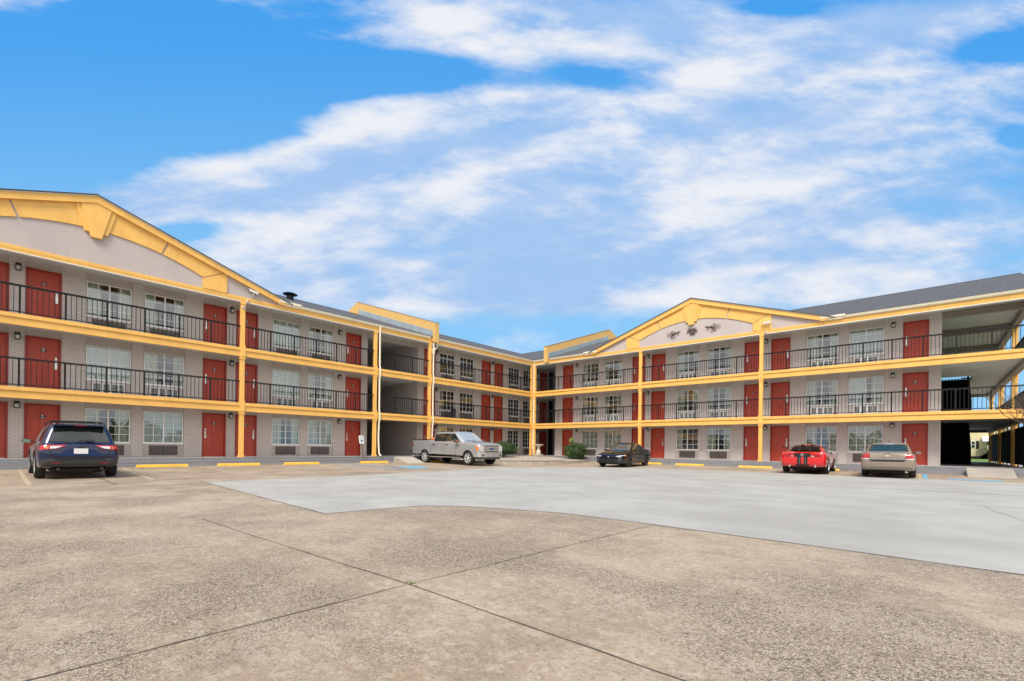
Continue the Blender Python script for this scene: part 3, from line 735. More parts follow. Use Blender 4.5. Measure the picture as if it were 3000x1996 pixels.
def put(proto,a,f,rot,off=0.0,par=motel):
    c=copy_tree(proto,par)
    p=Vector((a,D+off,FL[f])); p.rotate(Euler((0,0,rot))); c.location=p; c.rotation_euler=(0,0,rot)
    return c
# ---- windows
def make_window(w,kind,rnd):
    h=WZ1-WZ0; t=MB()
    win=MB(); y0,y1=.035,.10
    fr=.035
    win.box(0,w,y0,y1,WZ0,WZ0+fr); win.box(0,w,y0,y1,WZ1-fr,WZ1); win.box(0,fr,y0,y1,WZ0+fr,WZ1-fr); win.box(w-fr,w,y0,y1,WZ0+fr,WZ1-fr)
    win.box(-.025,w+.025,.02,.06,WZ0-.045,WZ0-.001)
    win.box(w/2-.026,w/2+.026,y0+.008,y1-.005,WZ0+fr,WZ1-fr)
    o=win.build('window',M['winframe'],None,bevel=.003)
    m=MB()
    for c in (.25,.75):
        x=w*c; m.box(x-.012,x+.012,.055,.068,WZ0+fr,WZ1-fr)
    for i in (1,2,3):
        z=WZ0+h*i/4; m.box(fr,w/2-.026,.056,.067,z-.011,z+.011); m.box(w/2+.026,w-fr,.056,.067,z-.011,z+.011)
    m.build('glazing_bars',M['winframe'],o)
    g=MB(); g.box(fr,w-fr,.071,.076,WZ0+fr,WZ1-fr); g.build('window_pane',M['glass'],o)
    # curtains: folded cloth hanging behind the glass
    def cloth(xa,xb,yc,amp,mt,fold=.085):
        c=MB(); n=max(6,int(abs(xb-xa)/.018)); pts=[]; ph=rnd.uniform(0,6); 
        for i in range(n+1):
            x=xa+(xb-xa)*i/n
            y=yc+amp*math.sin(2*PI*(x-xa)/fold+ph)+amp*.5*math.sin(2*PI*(x-xa)/(fold*1.7)+ph*2)
            pts.append((x,y))
        for (a,b),(p,q) in zip(pts[:-1],pts[1:]):
            c.face([(a,b,WZ0-.05),(p,q,WZ0-.05),(p,q,WZ1+.05),(a,b,WZ1+.05)])
        c.build('curtain',M[mt],o,norm=False,smooth='full')
    if 's' in kind: cloth(.0,w,.16,.010,'sheer',.07)
    if 'S' in kind: cloth(.0,w*.52,.16,.010,'sheer',.07)
    if 'f' in kind: cloth(0,w*.49,.20,.022,'drape',.10); cloth(w*.51,w,.20,.022,'drape',.10)
    if 'l' in kind: cloth(0,w*rnd.uniform(.22,.38),.20,.022,'drape',.08)
    if 'r' in kind: cloth(w*rnd.uniform(.64,.78),w,.20,.022,'drape',.08)
    r=MB(); y=.26; Y=1.3
    for q in ([(0,y,WZ0-.1),(0,Y,WZ0-.1),(0,Y,WZ1+.1),(0,y,WZ1+.1)],[(w,y,WZ0-.1),(w,Y,WZ0-.1),(w,Y,WZ1+.1),(w,y,WZ1+.1)],
              [(0,Y,WZ0-.1),(w,Y,WZ0-.1),(w,Y,WZ1+.1),(0,Y,WZ1+.1)],[(0,y,WZ0-.1),(w,y,WZ0-.1),(w,Y,WZ0-.1),(0,Y,WZ0-.1)],[(0,y,WZ1+.1),(w,y,WZ1+.1),(w,Y,WZ1+.1),(0,Y,WZ1+.1)]): r.face(q)
    r.build('room_interior',M['room'],o,norm=False)
    return o
# ---- air conditioners
def make_ac(white):
    k=MB(); w=1.08; y0=-.01 if not white else -.06
    if white:
        k.box(0,w,y0+.02,.05,.0,.44); k.box(0,w,y0-.005,y0+.02,.40,.44); k.box(0,w,y0-.005,y0+.02,0,.035)
        for x in (0,.27,.33,.57,.61,.85,1.045): k.box(x,x+.035,y0-.005,y0+.02,.035,.40)
        for i in range(6): k.box(.0,w,y0,y0+.018,.085+i*.055,.097+i*.055)
        o=k.build('air_conditioner',M['acwhite'],None)
        q=MB(); q.box(.03,.275,y0+.012,y0+.0215,.04,.395); q.box(.36,.575,y0+.012,y0+.0215,.04,.395); q.box(.64,.855,y0+.012,y0+.0215,.04,.395); q.box(.89,1.045,y0+.012,y0+.0215,.04,.395)
        q.build('louvre_gap',M['acdark'],o)
    else:
        k.box(0,w,y0-.02,.05,0,.02); k.box(0,w,y0-.02,.05,.42,.44); k.box(0,.02,y0-.02,.05,.02,.42); k.box(w-.02,w,y0-.02,.05,.02,.42)
        for i in range(10):
            z=.03+i*.039
            k.prism([(-.025,z),(-.018,z-.004),(.012,z+.022),(.005,z+.027)],lambda u,v,d:(d,u,v),.02,w-.02)
        k.box(w/2-.008,w/2+.008,-.02,0,.02,.42)
        o=k.build('air_conditioner',M['grille'],None)
        q=MB(); q.box(.02,w-.02,.02,.045,.02,.42); q.build('louvre_gap',M['acdark'],o)
    return o
ACW=make_ac(True); ACD=make_ac(False)
# ---- wall lamps
k=MB(); k.box(-.075,.075,-.02,0,-.13,.12); k.box(-.08,.08,-.13,-.02,.03,.13); k.box(-.08,-.055,-.13,-.02,-.13,.03); k.box(.055,.08,-.13,-.02,-.13,.03); k.box(-.055,.055,-.13,-.02,-.14,-.11)
LP=k.build('wall_lamp',M['black'],None,bevel=.006)
k=MB(); k.box(-.055,.055,-.12,-.025,-.11,.03); k.build('lamp_lens',M['lampglass'],LP)
rnd=random.Random(11)
kinds=['lr','Slr','sf','slr','f','lr','fr','lr']
# kind per (wing, floor, index) as read from the photograph
KL={(0,2):'lr',(0,3):'slr',(0,4):'lr',(0,5):'f',(0,6):'lr',(0,7):'lr',(0,8):'r',(0,9):'r',
    (1,2):'sf',(1,3):'lr',(1,4):'slr',(1,5):'lr',(1,6):'f',(1,7):'lr',(1,8):'f',(1,9):'',
    (2,2):'lr',(2,3):'lr',(2,4):'slr',(2,5):'lr',(2,6):'r',(2,7):'r',(2,8):'r',(2,9):'f'}
KR={(0,0):'f',(0,1):'fl',(0,2):'l',(0,3):'lr',(0,4):'lr',(0,5):'f',
    (1,0):'lr',(1,1):'lr',(1,2):'lr',(1,3):'lr',(1,4):'lr',(1,5):'Slr',
    (2,0):'l',(2,1):'lr',(2,2):'lr',(2,3):'lr',(2,4):'lr',(2,5):'slr'}
for rot,DS,WS,LS,KK in ((ROTL,LEFT_D,LEFT_W,LEFT_L,KL),(0,RIGHT_D,RIGHT_W,RIGHT_L,KR)):
    left=rot>0
    for f in range(3):
        for i,a in enumerate(DS):
            if left: hg=1 if i in (2,4,8,9) else -1
            else: hg={0:1,1:-1,2:1,3:-1,4:1,5:-1}[i]
            if left and i==7: hg=1
            rp=(left and f==2 and i in (2,)) or (not left and i in (3,4)) or (not left and f==2 and i==5)
            put({(1,False):DR,(-1,False):DLh,(1,True):DRp,(-1,True):DLp}[(hg,rp)],a,f,rot)
        for i,(a,ww) in enumerate(WS):
            o=make_window(ww,KK.get((f,i),'lr'),rnd); p=Vector((a,D,FL[f])); p.rotate(Euler((0,0,rot))); o.location=p; o.rotation_euler=(0,0,rot); o.parent=motel
            white=(f==1 and a<-12) if left else (f>0)
            c=copy_tree(ACW if white else ACD,motel); p=Vector((a+(ww-1.08)/2,D+.045,FL[f]+.11)); p.rotate(Euler((0,0,rot))); c.location=p; c.rotation_euler=(0,0,rot)
        for a in LS:
            c=copy_tree(LP,motel); p=Vector((a,D,FL[f]+2.10)); p.rotate(Euler((0,0,rot))); c.location=p; c.rotation_euler=(0,0,rot)
for o in (DR,DLh,DRp,DLp,ACW,ACD,LP):
    for ch in list(o.children): bpy.data.objects.remove(ch)
    bpy.data.objects.remove(o)
# side casings beside the grilles: two panel ribs under each window
k=MB()
# dark doorway beyond the corner: leaf standing open, with handle
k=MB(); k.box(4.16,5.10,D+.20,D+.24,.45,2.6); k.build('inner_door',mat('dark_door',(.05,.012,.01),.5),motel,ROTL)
k=MB(); k.lathe([(.03,D+.14),(.035,D+.17),(.03,D+.20)],(4.95,0,1.4),12,'Y'); k.box(4.92,4.98,D+.185,D+.2,1.25,1.55); k.build('inner_door_handle',M['silver'],motel,ROTL)
# ceiling bulbs in the left passage
for f in (1,2):
    k=MB(); k.lathe([(.0,-.11),(.05,-.10),(.065,-.05),(.05,-.01),(.04,0)],(-11.9,1.0,CE[f]),14); k.build('ceiling_lamp',mat('bulb_glass',(.85,.85,.82),.3),motel,ROTL,smooth=True)
# ---- downspouts
def spout(a,rot,y=-.10,head=False):
    k=MB(); pts=[(a,-.10,8.36),(a,-.10,8.22),(a-.0,-.06,8.12),(a,-.03-.06,7.9)]
    def sq(p,q,w=.045,d=.035):
        p=Vector(p);q=Vector(q)
        k.tube([p,q],w,8)
    path=[(a,-.08,8.36),(a,-.10,8.2),(a,-.075,8.0)]
    for f in (2,1):
        z=FL[f]; path+=[(a,-.075,z+.16),(a+.015,-.115,z+.02),(a+.02,-.115,z-.44),(a,-.075,z-.58)]
    path+=[(a-.03,-.075,1.6),(a,-.075,1.0),(a+.03,-.075,.62),(a+.05,-.13,.52),(a+.08,-.24,.48)]
    k.tube(path,.05,8)
    for zz in (7.3,6.2,4.6,3.6,2.2,1.0): k.box(a-.065,a+.065,-.13,-.03,zz-.015,zz+.015)
    if head:
        k.lathe([(.05,7.30),(.10,7.42),(.10,7.55),(.13,7.58),(.13,7.64),(.05,7.64)],(a,-.09,0),16)
        k.tube([(a,-.09,7.66),(a+.12,-.09,7.72),(a+.22,-.09,7.76),(a+.30,-.09,7.84),(a+.31,-.09,8.35)],.04,8)
    k.build('downspout',M['cream'],motel,rot,smooth=True)
spout(-14.93,ROTL); spout(-10.80,ROTL,head=True); spout(-.02,ROTL)
# ---- roof vent
k=MB(); V0=(-17.8,6.0,0)
k.lathe([(.22,10.2),(.22,10.74),(.20,10.74)],V0,20)
for i in range(6):
    t=i*PI/3; k.box(V0[0]+.2*math.cos(t)-.012,V0[0]+.2*math.cos(t)+.012,V0[1]+.2*math.sin(t)-.012,V0[1]+.2*math.sin(t)+.012,10.7,10.90)
k.lathe([(.44,10.86),(.45,10.88),(.30,10.95),(.0,10.98)],V0,28)
k.build('roof_vent',M['rail'],motel,ROTL,smooth=True)
# ---- stairs in the open end bay
M['stair']=mat('black_stair_steel',(.006,.006,.006),.85,0,.1)
for f in (0,1):
    st=empty('staircase',(0,0,0),0,motel); n=15; z0=FL[f]; z1=FL[f+1]; y0,y1=6.9,11.0
    k=MB()
    for i in range(n):
        z=z0+(z1-z0)*(i+1)/n; y=y0+(y1-y0)*i/n
        k.box(25.68,26.92,y,y+.30,z-.03,z); k.box(25.68,26.92,y,y+.02,z-(z1-z0)/n,z-.03)
    k.build('stair_treads',M['stair'],st)
    k=MB()
    for x in (25.64,26.92): k.prism([(y0-.05,z0),(y0+.2,z0),(y1+.05,z1-.25),(y1+.05,z1+.02),(y0-.05,z0+.2)],lambda u,v,d:(d,u,v),x,x+.04)
    k.build('stair_stringer',M['stair'],st)
    k=MB()
    k.tube([(26.96,y0,z0+.0),(26.96,y0,z0+1.0),(26.96,y1,z1+1.0),(26.96,y1,z1)],.022,8)
    for i in range(1,26):
        y=y0+(y1-y0)*i/26; zz=z0+(z1-z0)*i/26; k.tube([(26.96,y,zz),(26.96,y,zz+1.0)],.009,5)
    k.build('stair_railing',M['rail'],st)
# ------------------------------------------------------------------ vehicles
from mathutils.bvhtree import BVHTree
def catmull(keys,n):
    out=[]; m=len(keys)
    for i in range(m-1):
        p0=keys[max(i-1,0)];p1=keys[i];p2=keys[i+1];p3=keys[min(i+2,m-1)]
        k=max(2,int(n*(p2[0]-p1[0])/(keys[-1][0]-keys[0][0]))+1)
        for j in range(k):
            t=j/k; out.append([p1[q]+(p2[q]-p1[q])*t if q==0 else
                .5*((2*p1[q])+(-p0[q]+p2[q])*t+(2*p0[q]-5*p1[q]+4*p2[q]-p3[q])*t*t+(-p0[q]+3*p1[q]-3*p2[q]+p3[q])*t**3) for q in range(6)])
    out.append(list(keys[-1])); return out
M['tyre']=mat('tyre_rubber',(.018,.018,.018),.8)
M['rim']=mat('alloy_rim',(.66,.66,.67),.35,.45)
M['rimd']=mat('dark_rim',(.03,.03,.032),.3,.6)
M['arch']=mat('wheel_well',(.008,.008,.008),.95)
M['cglass']=mat('car_glass',(.012,.017,.017),.03,0,.9,.6,.0)
M['cglass2']=mat('rear_car_glass',(.020,.034,.028),.06,0,.5,.25,.0)
M['chrome']=mat('chrome',(.80,.80,.80),.10,1.0)
M['redlens']=mat('red_lens',(.42,.008,.012),.12,0,.6,.6)
M['clearlens']=mat('clear_lens',(.70,.70,.69),.12,.2,.6,.6)
M['amber']=mat('amber_lens',(.80,.20,.02),.2,0,.6,.5)
M['trim']=mat('grey_cladding',(.045,.047,.052),.55)
M['plate']=mat('licence_plate',(.72,.72,.74),.5)
M['gap']=mat('shut_line',(.006,.006,.006),.8)
def paint(name,col,metal=.0,rough=.28,coat=.8,dirt_=.55):
    m=mat(name,col,rough,metal,.5,coat,.03)
    t,b=nodes(m); geo=t.n('ShaderNodeTexCoord').outputs['Object']
    n=t.noise(geo,2.2,4,.6); sp=t.n('ShaderNodeSeparateXYZ',ins={0:geo})
    dirt=t.m('MULTIPLY',t.sstep(sp.outputs[2],.55,.20),t.m('MULTIPLY',n,dirt_))
    m.node_tree.links.new(t.mix(dirt,col,(.17,.15,.12)),b.inputs['Base Color'])
    m.node_tree.links.new(t.m('MULTIPLY_ADD',n,.10,rough-.04),b.inputs['Roughness']); return m
def make_car(name,label,cat,keys,cab,axles,Rw,paintm,loc,rz,rimm='rim',wy=None,spokes=6,archm='arch',tyrew=.235,boxy=False,group=None):
    C=empty(name,loc,rz); tag(C,label,cat,group)
    st=catmull(keys,64); k=MB(); n=None
    for x,w,zb,zw,zs,zt in st:
        dz=zt-zs
        if boxy: half=[(0,zb),(w*.85,zb),(w*.965,zb+.03),(w*.99,zb+.14),(w,zw),(w*.995,zw+(zs-zw)*.6),(w*.985,zs-.05),(w*.965,zs),(w*.90,zs+dz*.45),(w*.6,zs+dz*.8),(w*.25,zs+dz),(0,zt)]
        else: half=[(0,zb),(w*.80,zb),(w*.945,zb+.035),(w*.975,zb+.13),(w,zw),(w*.995,zw+(zs-zw)*.45),(w*.975,zw+(zs-zw)*.78),(w*.935,zs),(w*.86,zs+dz*.5),(w*.6,zs+dz*.82),(w*.25,zs+dz*.98),(0,zt)]
        ring=[(y,z) for y,z in half]+[(-y,z) for y,z in half[-2:0:-1]]
        n=len(ring); k.v+=[(x,y,z) for y,z in ring]
    m=len(st)
    for i in range(m-1):
        for j in range(n): k.f.append((i*n+j,i*n+(j+1)%n,(i+1)*n+(j+1)%n,(i+1)*n+j)); k.mi.append(0)
    k.f.append(tuple(reversed(range(n)))); k.f.append(tuple((m-1)*n+j for j in range(n))); k.mi+=[0,0]
    body=k.build('body',[paintm,M['arch']],C,smooth=True)
    wh=max(q[1] for q in keys); wy=wy or wh-.02
    # wheel arches cut out of the body
    for ax in axles:
        for s in (-1,1):
            c=MB(); c.lathe([(Rw*1.13,s*(wh-.34)),(Rw*1.13,s*(wh+.2))],(ax,0,Rw+.01),36,'Y',1)
            co=c.build('cut',[paintm,M['arch']]); co.parent=C
            md=body.modifiers.new('b','BOOLEAN'); md.operation='DIFFERENCE'; md.solver='EXACT'; md.object=co
            bpy.context.view_layer.update()
            ev=body.evaluated_get(bpy.context.evaluated_depsgraph_get()); nm=bpy.data.meshes.new_from_object(ev)
            body.modifiers.clear(); body.data=nm; bpy.data.objects.remove(co)
    body.data.set_sharp_from_angle(angle=R(35))
    # cabin
    k=MB(); zB,zR,xf0,xf1,xr0,xr1,w0,w1=cab['z0'],cab['z1'],cab['xf0'],cab['xf1'],cab['xr0'],cab['xr1'],cab['w0'],cab['w1']
    us=[0,.15,.3,.45,.6,.72,.82,.90,.955,.985,1.0,1.006]; ins=[0,0,0,0,0,0,.004,.014,.035,.07,.14,.36]
    def ring(u,e):
        z=zB+(zR-zB)*min(u,1)+(.012 if u>1 else 0)
        c=u*u*(3-2*u)*.25+u*.75 if u<1 else 1
        xf=xf0+(xf1-xf0)*c; xr=xr0+(xr1-xr0)*c; w=w0+(w1-w0)*(u**1.25 if u<1 else 1)
        xf-=e*1.4; xr+=e*1.4; w-=e
        rf=.16; rr=.14; P=[]
        bow=.10
        def arc(cx,cy,r,a0,a1,n): 
            for i in range(n): a=a0+(a1-a0)*i/n; P.append((cx+r*math.cos(a),cy+r*math.sin(a)))
        for i in range(10): P.append((xf,-w+rf+(2*w-2*rf)*i/10))
        arc(xf-rf,w-rf,rf,0,PI/2,6)
        for i in range(22): P.append((xf-rf+(xr+rr-xf+rf)*i/22,w))
        arc(xr+rr,w-rr,rr,PI/2,PI,6)
        for i in range(10): P.append((xr,w-rr-(2*w-2*rr)*i/10))
        arc(xr+rr,-w+rr,rr,PI,1.5*PI,6)
        for i in range(22): P.append((xr+rr+(xf-rf-xr-rr)*i/22,-w))
        arc(xf-rf,-w+rf,rf,1.5*PI,2*PI,6)
        out=[]
        for x,y in P:
            q=(1-(y/w)**2)*bow
            mid=(xf+xr)/2; L_=(xf-xr)/2; tt=(x-mid)/L_
            x2=x+ (q-.05 if tt>0 else -q*.5+.02)*abs(tt)**3
            y2=y*(1-.05*abs(tt)**2.5)
            crown=(1-(y/w)**2)*.03*(u**4 if u<1 else 1)
            out.append((x2,y2,z+crown))
        return out
    rings=[ring(u,e) for u,e in zip(us,ins)]; nr=len(rings[0])
    for r_ in rings: k.v+=r_
    for i in range(len(rings)-1):
        for j in range(nr): k.f.append((i*nr+j,i*nr+(j+1)%nr,(i+1)*nr+(j+1)%nr,(i+1)*nr+j)); k.mi.append(0)
    k.f.append(tuple((len(rings)-1)*nr+j for j in range(nr))); k.mi.append(0)
    cabin=k.build('cabin',paintm,C,smooth=True); cabin.data.set_sharp_from_angle(angle=R(50))
    bm=bmesh.new(); bm.from_mesh(body.data); bm.from_mesh(cabin.data); bvh=BVHTree.FromBMesh(bm); bm.free()
    # wheels
    for ax in axles:
        for s in (-1,1):
            wy_=s*(wy-tyrew/2)
            t=MB(); hw=tyrew/2; r=Rw
            t.lathe([(r*.66,-hw+.01),(r*.70,-hw),(r*.93,-hw),(r*.985,-hw+.025),(r,-hw+.06),(r,hw-.06),(r*.985,hw-.025),(r*.93,hw),(r*.70,hw),(r*.66,hw-.01)],(0,0,0),36,'Y',cap=False)
            wl=empty('wheel',(ax,wy_,Rw),0,C)
            t.build('tyre',M['tyre'],wl,smooth=True)
            q=MB(); o=s*hw
            q.lathe([(r*.67,o-s*.10),(r*.67,o-s*.005),(r*.62,o-s*.012),(r*.60,o-s*.06)],(0,0,0),30,'Y',cap=False)
            q.lathe([(r*.17,o-s*.03),(r*.15,o-s*.015),(0.0,o-s*.01)],(0,0,0),16,'Y')
            for i in range(spokes):
                a=2*PI*i/spokes+.2; ca,sa=math.cos(a),math.sin(a); ww=r*.10 if spokes<8 else r*.06
                pts=[]
                for rad,wd in ((.10*r,ww*.8),(.63*r,ww*1.15)):
                    for sg in (1,-1): pts.append((ca*rad-sa*wd*sg,sa*rad+ca*wd*sg))
                pts=[pts[0],pts[1],pts[3],pts[2]]
                q.prism(pts,lambda u,v,d:(u,d,v),o-s*.055,o-s*.018)
            q.build('rim',M[rimm],wl,smooth=True)
            d=MB(); d.lathe([(r*.66,o-s*.11),(0,o-s*.11)],(0,0,0),24,'Y'); d.build('brake_disc',M['arch'],wl)
    def decal(name,poly,side,m,off=.006,step=.05,par=None,thick=0,smooth=True):
        """patch cut to poly and laid on the car's surface; side: 'r','f' (y,z) ; 'L','R' (x,z); 't' (x,y)"""
        bm=bmesh.new(); vs=[bm.verts.new((a,b,0)) for a,b in poly]; bm.faces.new(vs)
        for ax in (0,1):
            lo=min(p[ax] for p in poly); hi=max(p[ax] for p in poly); c=lo+step
            while c<hi:
                pn=[0,0,0]; pn[ax]=1; pc=[0,0,0]; pc[ax]=c
                bmesh.ops.bisect_plane(bm,geom=bm.verts[:]+bm.edges[:]+bm.faces[:],plane_co=pc,plane_no=pn); c+=step
        for v in bm.verts:
            a,b=v.co.x,v.co.y
            if side=='r': og,dr=Vector((-6,a,b)),Vector((1,0,0))
            elif side=='f': og,dr=Vector((6,a,b)),Vector((-1,0,0))
            elif side=='L': og,dr=Vector((a,3,b)),Vector((0,-1,0))
            elif side=='R': og,dr=Vector((a,-3,b)),Vector((0,1,0))
            else: og,dr=Vector((a,b,4)),Vector((0,0,-1))
            h=bvh.ray_cast(og,dr)
            if h[0] is None or (h[0]-og).length>6.5:
                h=bvh.find_nearest(og+dr*(3.6 if side in 'rf' else 2.1)); 
            v.co=h[0]-dr*off
        bmesh.ops.recalc_face_normals(bm,faces=bm.faces)
        me=bpy.data.meshes.new(name); bm.to_mesh(me); bm.free(); me.materials.append(m)
        for p in me.polygons: p.use_smooth=smooth
        o=bpy.data.objects.new(name,me); COL.objects.link(o); o.parent=par or C
        if thick:
            md=o.modifiers.new('t','SOLIDIFY'); md.thickness=thick; md.offset=0
        return o
    return C,body,cabin,decal
def both(decal,name,poly,m,**k):
    return [decal(name,poly,s,m,**k) for s in ('L','R')]
def mirror_y(p): return [(-y,z) for y,z in p][::-1]
def line_poly(pts,w):
    L_=[];R_=[]
    for i,p in enumerate(pts):
        a=Vector(pts[max(i-1,0)]);b=Vector(pts[min(i+1,len(pts)-1)]); d=(b-a).normalized(); n=Vector((-d.y,d.x))*w/2
        L_.append((p[0]+n.x,p[1]+n.y)); R_.append((p[0]-n.x,p[1]-n.y))
    return L_+R_[::-1]
def arch_poly(ax,R0,R1,zc,z0=.30,n=18):
    a0=math.asin((z0-zc)/R1) if abs((z0-zc)/R1)<1 else -.4
    A=[a0+(PI-2*a0)*i/n for i in range(n+1)]
    return [(ax+R1*math.cos(a),zc+R1*math.sin(a)) for a in A]+[(ax+R0*math.cos(a),zc+R0*math.sin(a)) for a in reversed(A)]
def mirror_part(C,x,y,z,m,mg,sz=(.10,.11,.075)):
    for s in (-1,1):
        k=MB(); k.lathe([(.0,-.5),(.30,-.46),(.46,-.2),(.5,.2),(.46,.46),(.44,.5)],(0,0,0),16,'X')
        k.v=[(v[0]*-sz[0]*1.3,v[1]*sz[1]*2,v[2]*sz[2]*2) for v in k.v]
        k.v=[(v[0]+x,v[1]+s*(y+sz[1]*.9),v[2]+z) for v in k.v]
        o=k.build('mirror',m,C,smooth=True)
        k=MB(); k.box(x-.03,x+.03,s*(y-.10),s*(y+.03),z-.05,z-.01); k.build('mirror_arm',M['black'],o)
        k=MB(); k.prism([(s*(y+.01),z-.05),(s*(y+.18),z-.055),(s*(y+.19),z+.03),(s*(y+.15),z+.06),(s*(y+.02),z+.05)],lambda u,v,d:(d,u,v),x-sz[0]*.66-.008,x-sz[0]*.66-.002); k.build('mirror_glass',mg,o)
# --- dark blue SUV
P_=paint('midnight_blue_paint',(.003,.010,.050),.25,.2)
C,body,cabin,decal=make_car('parked_car','dark blue SUV with black roof rails parked nose-in by the left wing','SUV',
 [(-2.34,.76,.50,.66,.90,.96),(-2.29,.84,.40,.66,.96,1.02),(-2.18,.895,.33,.66,1.01,1.06),(-1.8,.925,.28,.68,1.03,1.09),(-1.3,.93,.26,.68,1.02,1.08),(0,.915,.24,.66,.98,1.05),(1.0,.92,.24,.66,.97,1.05),(1.4,.925,.26,.66,.95,1.03),(1.9,.90,.28,.62,.88,.97),(2.12,.84,.34,.58,.78,.86),(2.25,.70,.42,.55,.66,.70)],
 dict(z0=.95,z1=1.63,xf0=1.05,xf1=.35,xr0=-2.20,xr1=-1.86,w0=.865,w1=.655),(1.345,-1.345),.36,P_,(4.10,-28.97,gz(4.1,-29)),PI,spokes=10,wy=.925)
G=M['cglass']
decal('rear_window',[(-.60,1.09),(.60,1.09),(.66,1.14),(.56,1.50),(.48,1.53),(-.48,1.53),(-.56,1.50),(-.66,1.14)],'r',G)
both(decal,'side_window',[(.62,1.06),(-.28,1.07),(-.28,1.50),(.05,1.52),(.28,1.47)],G); both(decal,'side_window',[(-.36,1.07),(-1.22,1.09),(-1.20,1.49),(-.36,1.51)],G); both(decal,'side_window',[(-1.30,1.10),(-1.78,1.17),(-1.62,1.40),(-1.30,1.48)],G)
decal('windscreen',[(-.68,1.07),(.68,1.07),(.54,1.50),(-.54,1.50)],'f',G)
for s in (1,-1):
    f=lambda P:P if s>0 else mirror_y(P)
    tl=decal('tail_light',f([(.32,.995),(.85,.985),(.895,.93),(.87,.845),(.66,.862),(.52,.872),(.36,.955)]),'r',M['redlens'],.012)
    decal('reversing_light',f([(.40,.962),(.655,.955),(.655,.882),(.53,.892)]),'r',M['clearlens'],.018,par=tl)
    decal('indicator_lamp',f([(.68,.935),(.79,.925),(.70,.872)]),'r',M['amber'],.018,par=tl)
    decal('reflector',f([(.44,.475),(.62,.480),(.62,.450),(.44,.445)]),'r',M['redlens'],.03)
decal('rear_bumper',[(-.72,.60),(.72,.60),(.84,.56),(.86,.40),(.62,.36),(.50,.34),(-.50,.34),(-.62,.36),(-.86,.40),(-.84,.56)],'r',M['trim'],.012)
decal('bumper_step',[(-.58,.60),(.58,.60),(.52,.54),(-.52,.54)],'r',M['black'],.02)
decal('tailgate_trim',line_poly([(-.70,.63),(-.62,.655),(.62,.655),(.70,.63)],.014),'r',M['gap'],.010)
for s in (-1,1): decal('shut_line',line_poly([(s*.60,.655),(s*.66,.80),(s*.66,.86)],.010),'r',M['gap'],.008)
decal('tailgate_lit_patch',[(-.54,.665),(.54,.665),(.29,.865),(-.29,.865)],'r',paint('lit_navy_panel',(.008,.028,.13),.3,.18),.004)  # brighter copy of the body paint: light on the tailgate put into colour
decal('tailgate_crease',line_poly([(-.50,.70),(-.26,.86),(.26,.86),(.50,.70)],.010),'r',M['black'],.007)
k=MB(); k.box(-2.375,-2.345,-.155,.155,.735,.89); o=k.build('licence_plate',M['plate'],C,bevel=.004)
decal('badge',[(.08*math.cos(i*PI/8),.925+.045*math.sin(i*PI/8)) for i in range(16)],'r',M['black'],.012)
k=MB(); k.box(-2.10,-1.84,-.56,.56,1.565,1.60); k.prism([(-2.12,1.555),(-1.84,1.60),(-1.84,1.635),(-2.12,1.585)],lambda u,v,d:(u,d,v),-.60,.60); k.build('roof_spoiler',P_,C,bevel=.01)
k=MB(); k.box(-2.128,-2.118,-.12,.12,1.558,1.572); k.build('brake_light',M['redlens'],C)
k=MB(); k.tube([(-2.22,.06,1.11),(-2.215,.0,1.13),(-2.20,-.28,1.135)],.012,6); k.box(-2.23,-2.19,-.33,-.12,1.118,1.140); k.build('wiper',M['black'],C)
for s in (-1,1):
    k=MB(); k.tube([(.25,s*.60,1.63),(.15,s*.60,1.685),(-1.45,s*.60,1.69),(-1.62,s*.60,1.63)],.018,8); k.build('roof_rail',M['black'],C,smooth=True)
for x in (-.1,-1.2):
    k=MB(); k.tube([(x,-.60,1.695),(x,-.5,1.72),(x,.5,1.72),(x,.60,1.695)],.02,8); k.build('roof_bar',M['black'],C,smooth=True)
k=MB(); k.prism([(-1.45,1.64),(-1.60,1.64),(-1.60,1.70)],lambda u,v,d:(u,d,v),-.01,.01); k.build('antenna',P_,C)
for ax in (1.345,-1.345): both(decal,'arch_cladding',arch_poly(ax,.405,.475,.37,.30),M['trim'],off=.008)
both(decal,'sill_cladding',[(-.88,.26),(.88,.26),(.88,.40),(-.88,.40)],M['trim'],off=.008)
for x in (.70,-.32,-1.12): both(decal,'shut_line',line_poly([(x,.42),(x,1.04)],.010),M['gap'])
for x in (-.12,-1.0): both(decal,'door_handle',[(x,.93),(x+.18,.93),(x+.18,.965),(x,.965)],P_,off=.03)
mirror_part(C,.62,.92,1.10,P_,M['chrome'])
for s in (-1,1):
    k=MB(); k.tube([(-2.1,s*.48,.29),(-2.28,s*.48,.29)],.035,12); k.build('exhaust_tip',M['trim'],C,smooth=True)
k=MB(); k.box(-2.2,1.9,-.62,.62,.22,.30); k.build('underbody',M['arch'],C)
for s in (-1,1): decal('headlight',[(s*.50,.78),(s*.80,.80),(s*.86,.72),(s*.52,.70)],'f',M['clearlens'],.01)
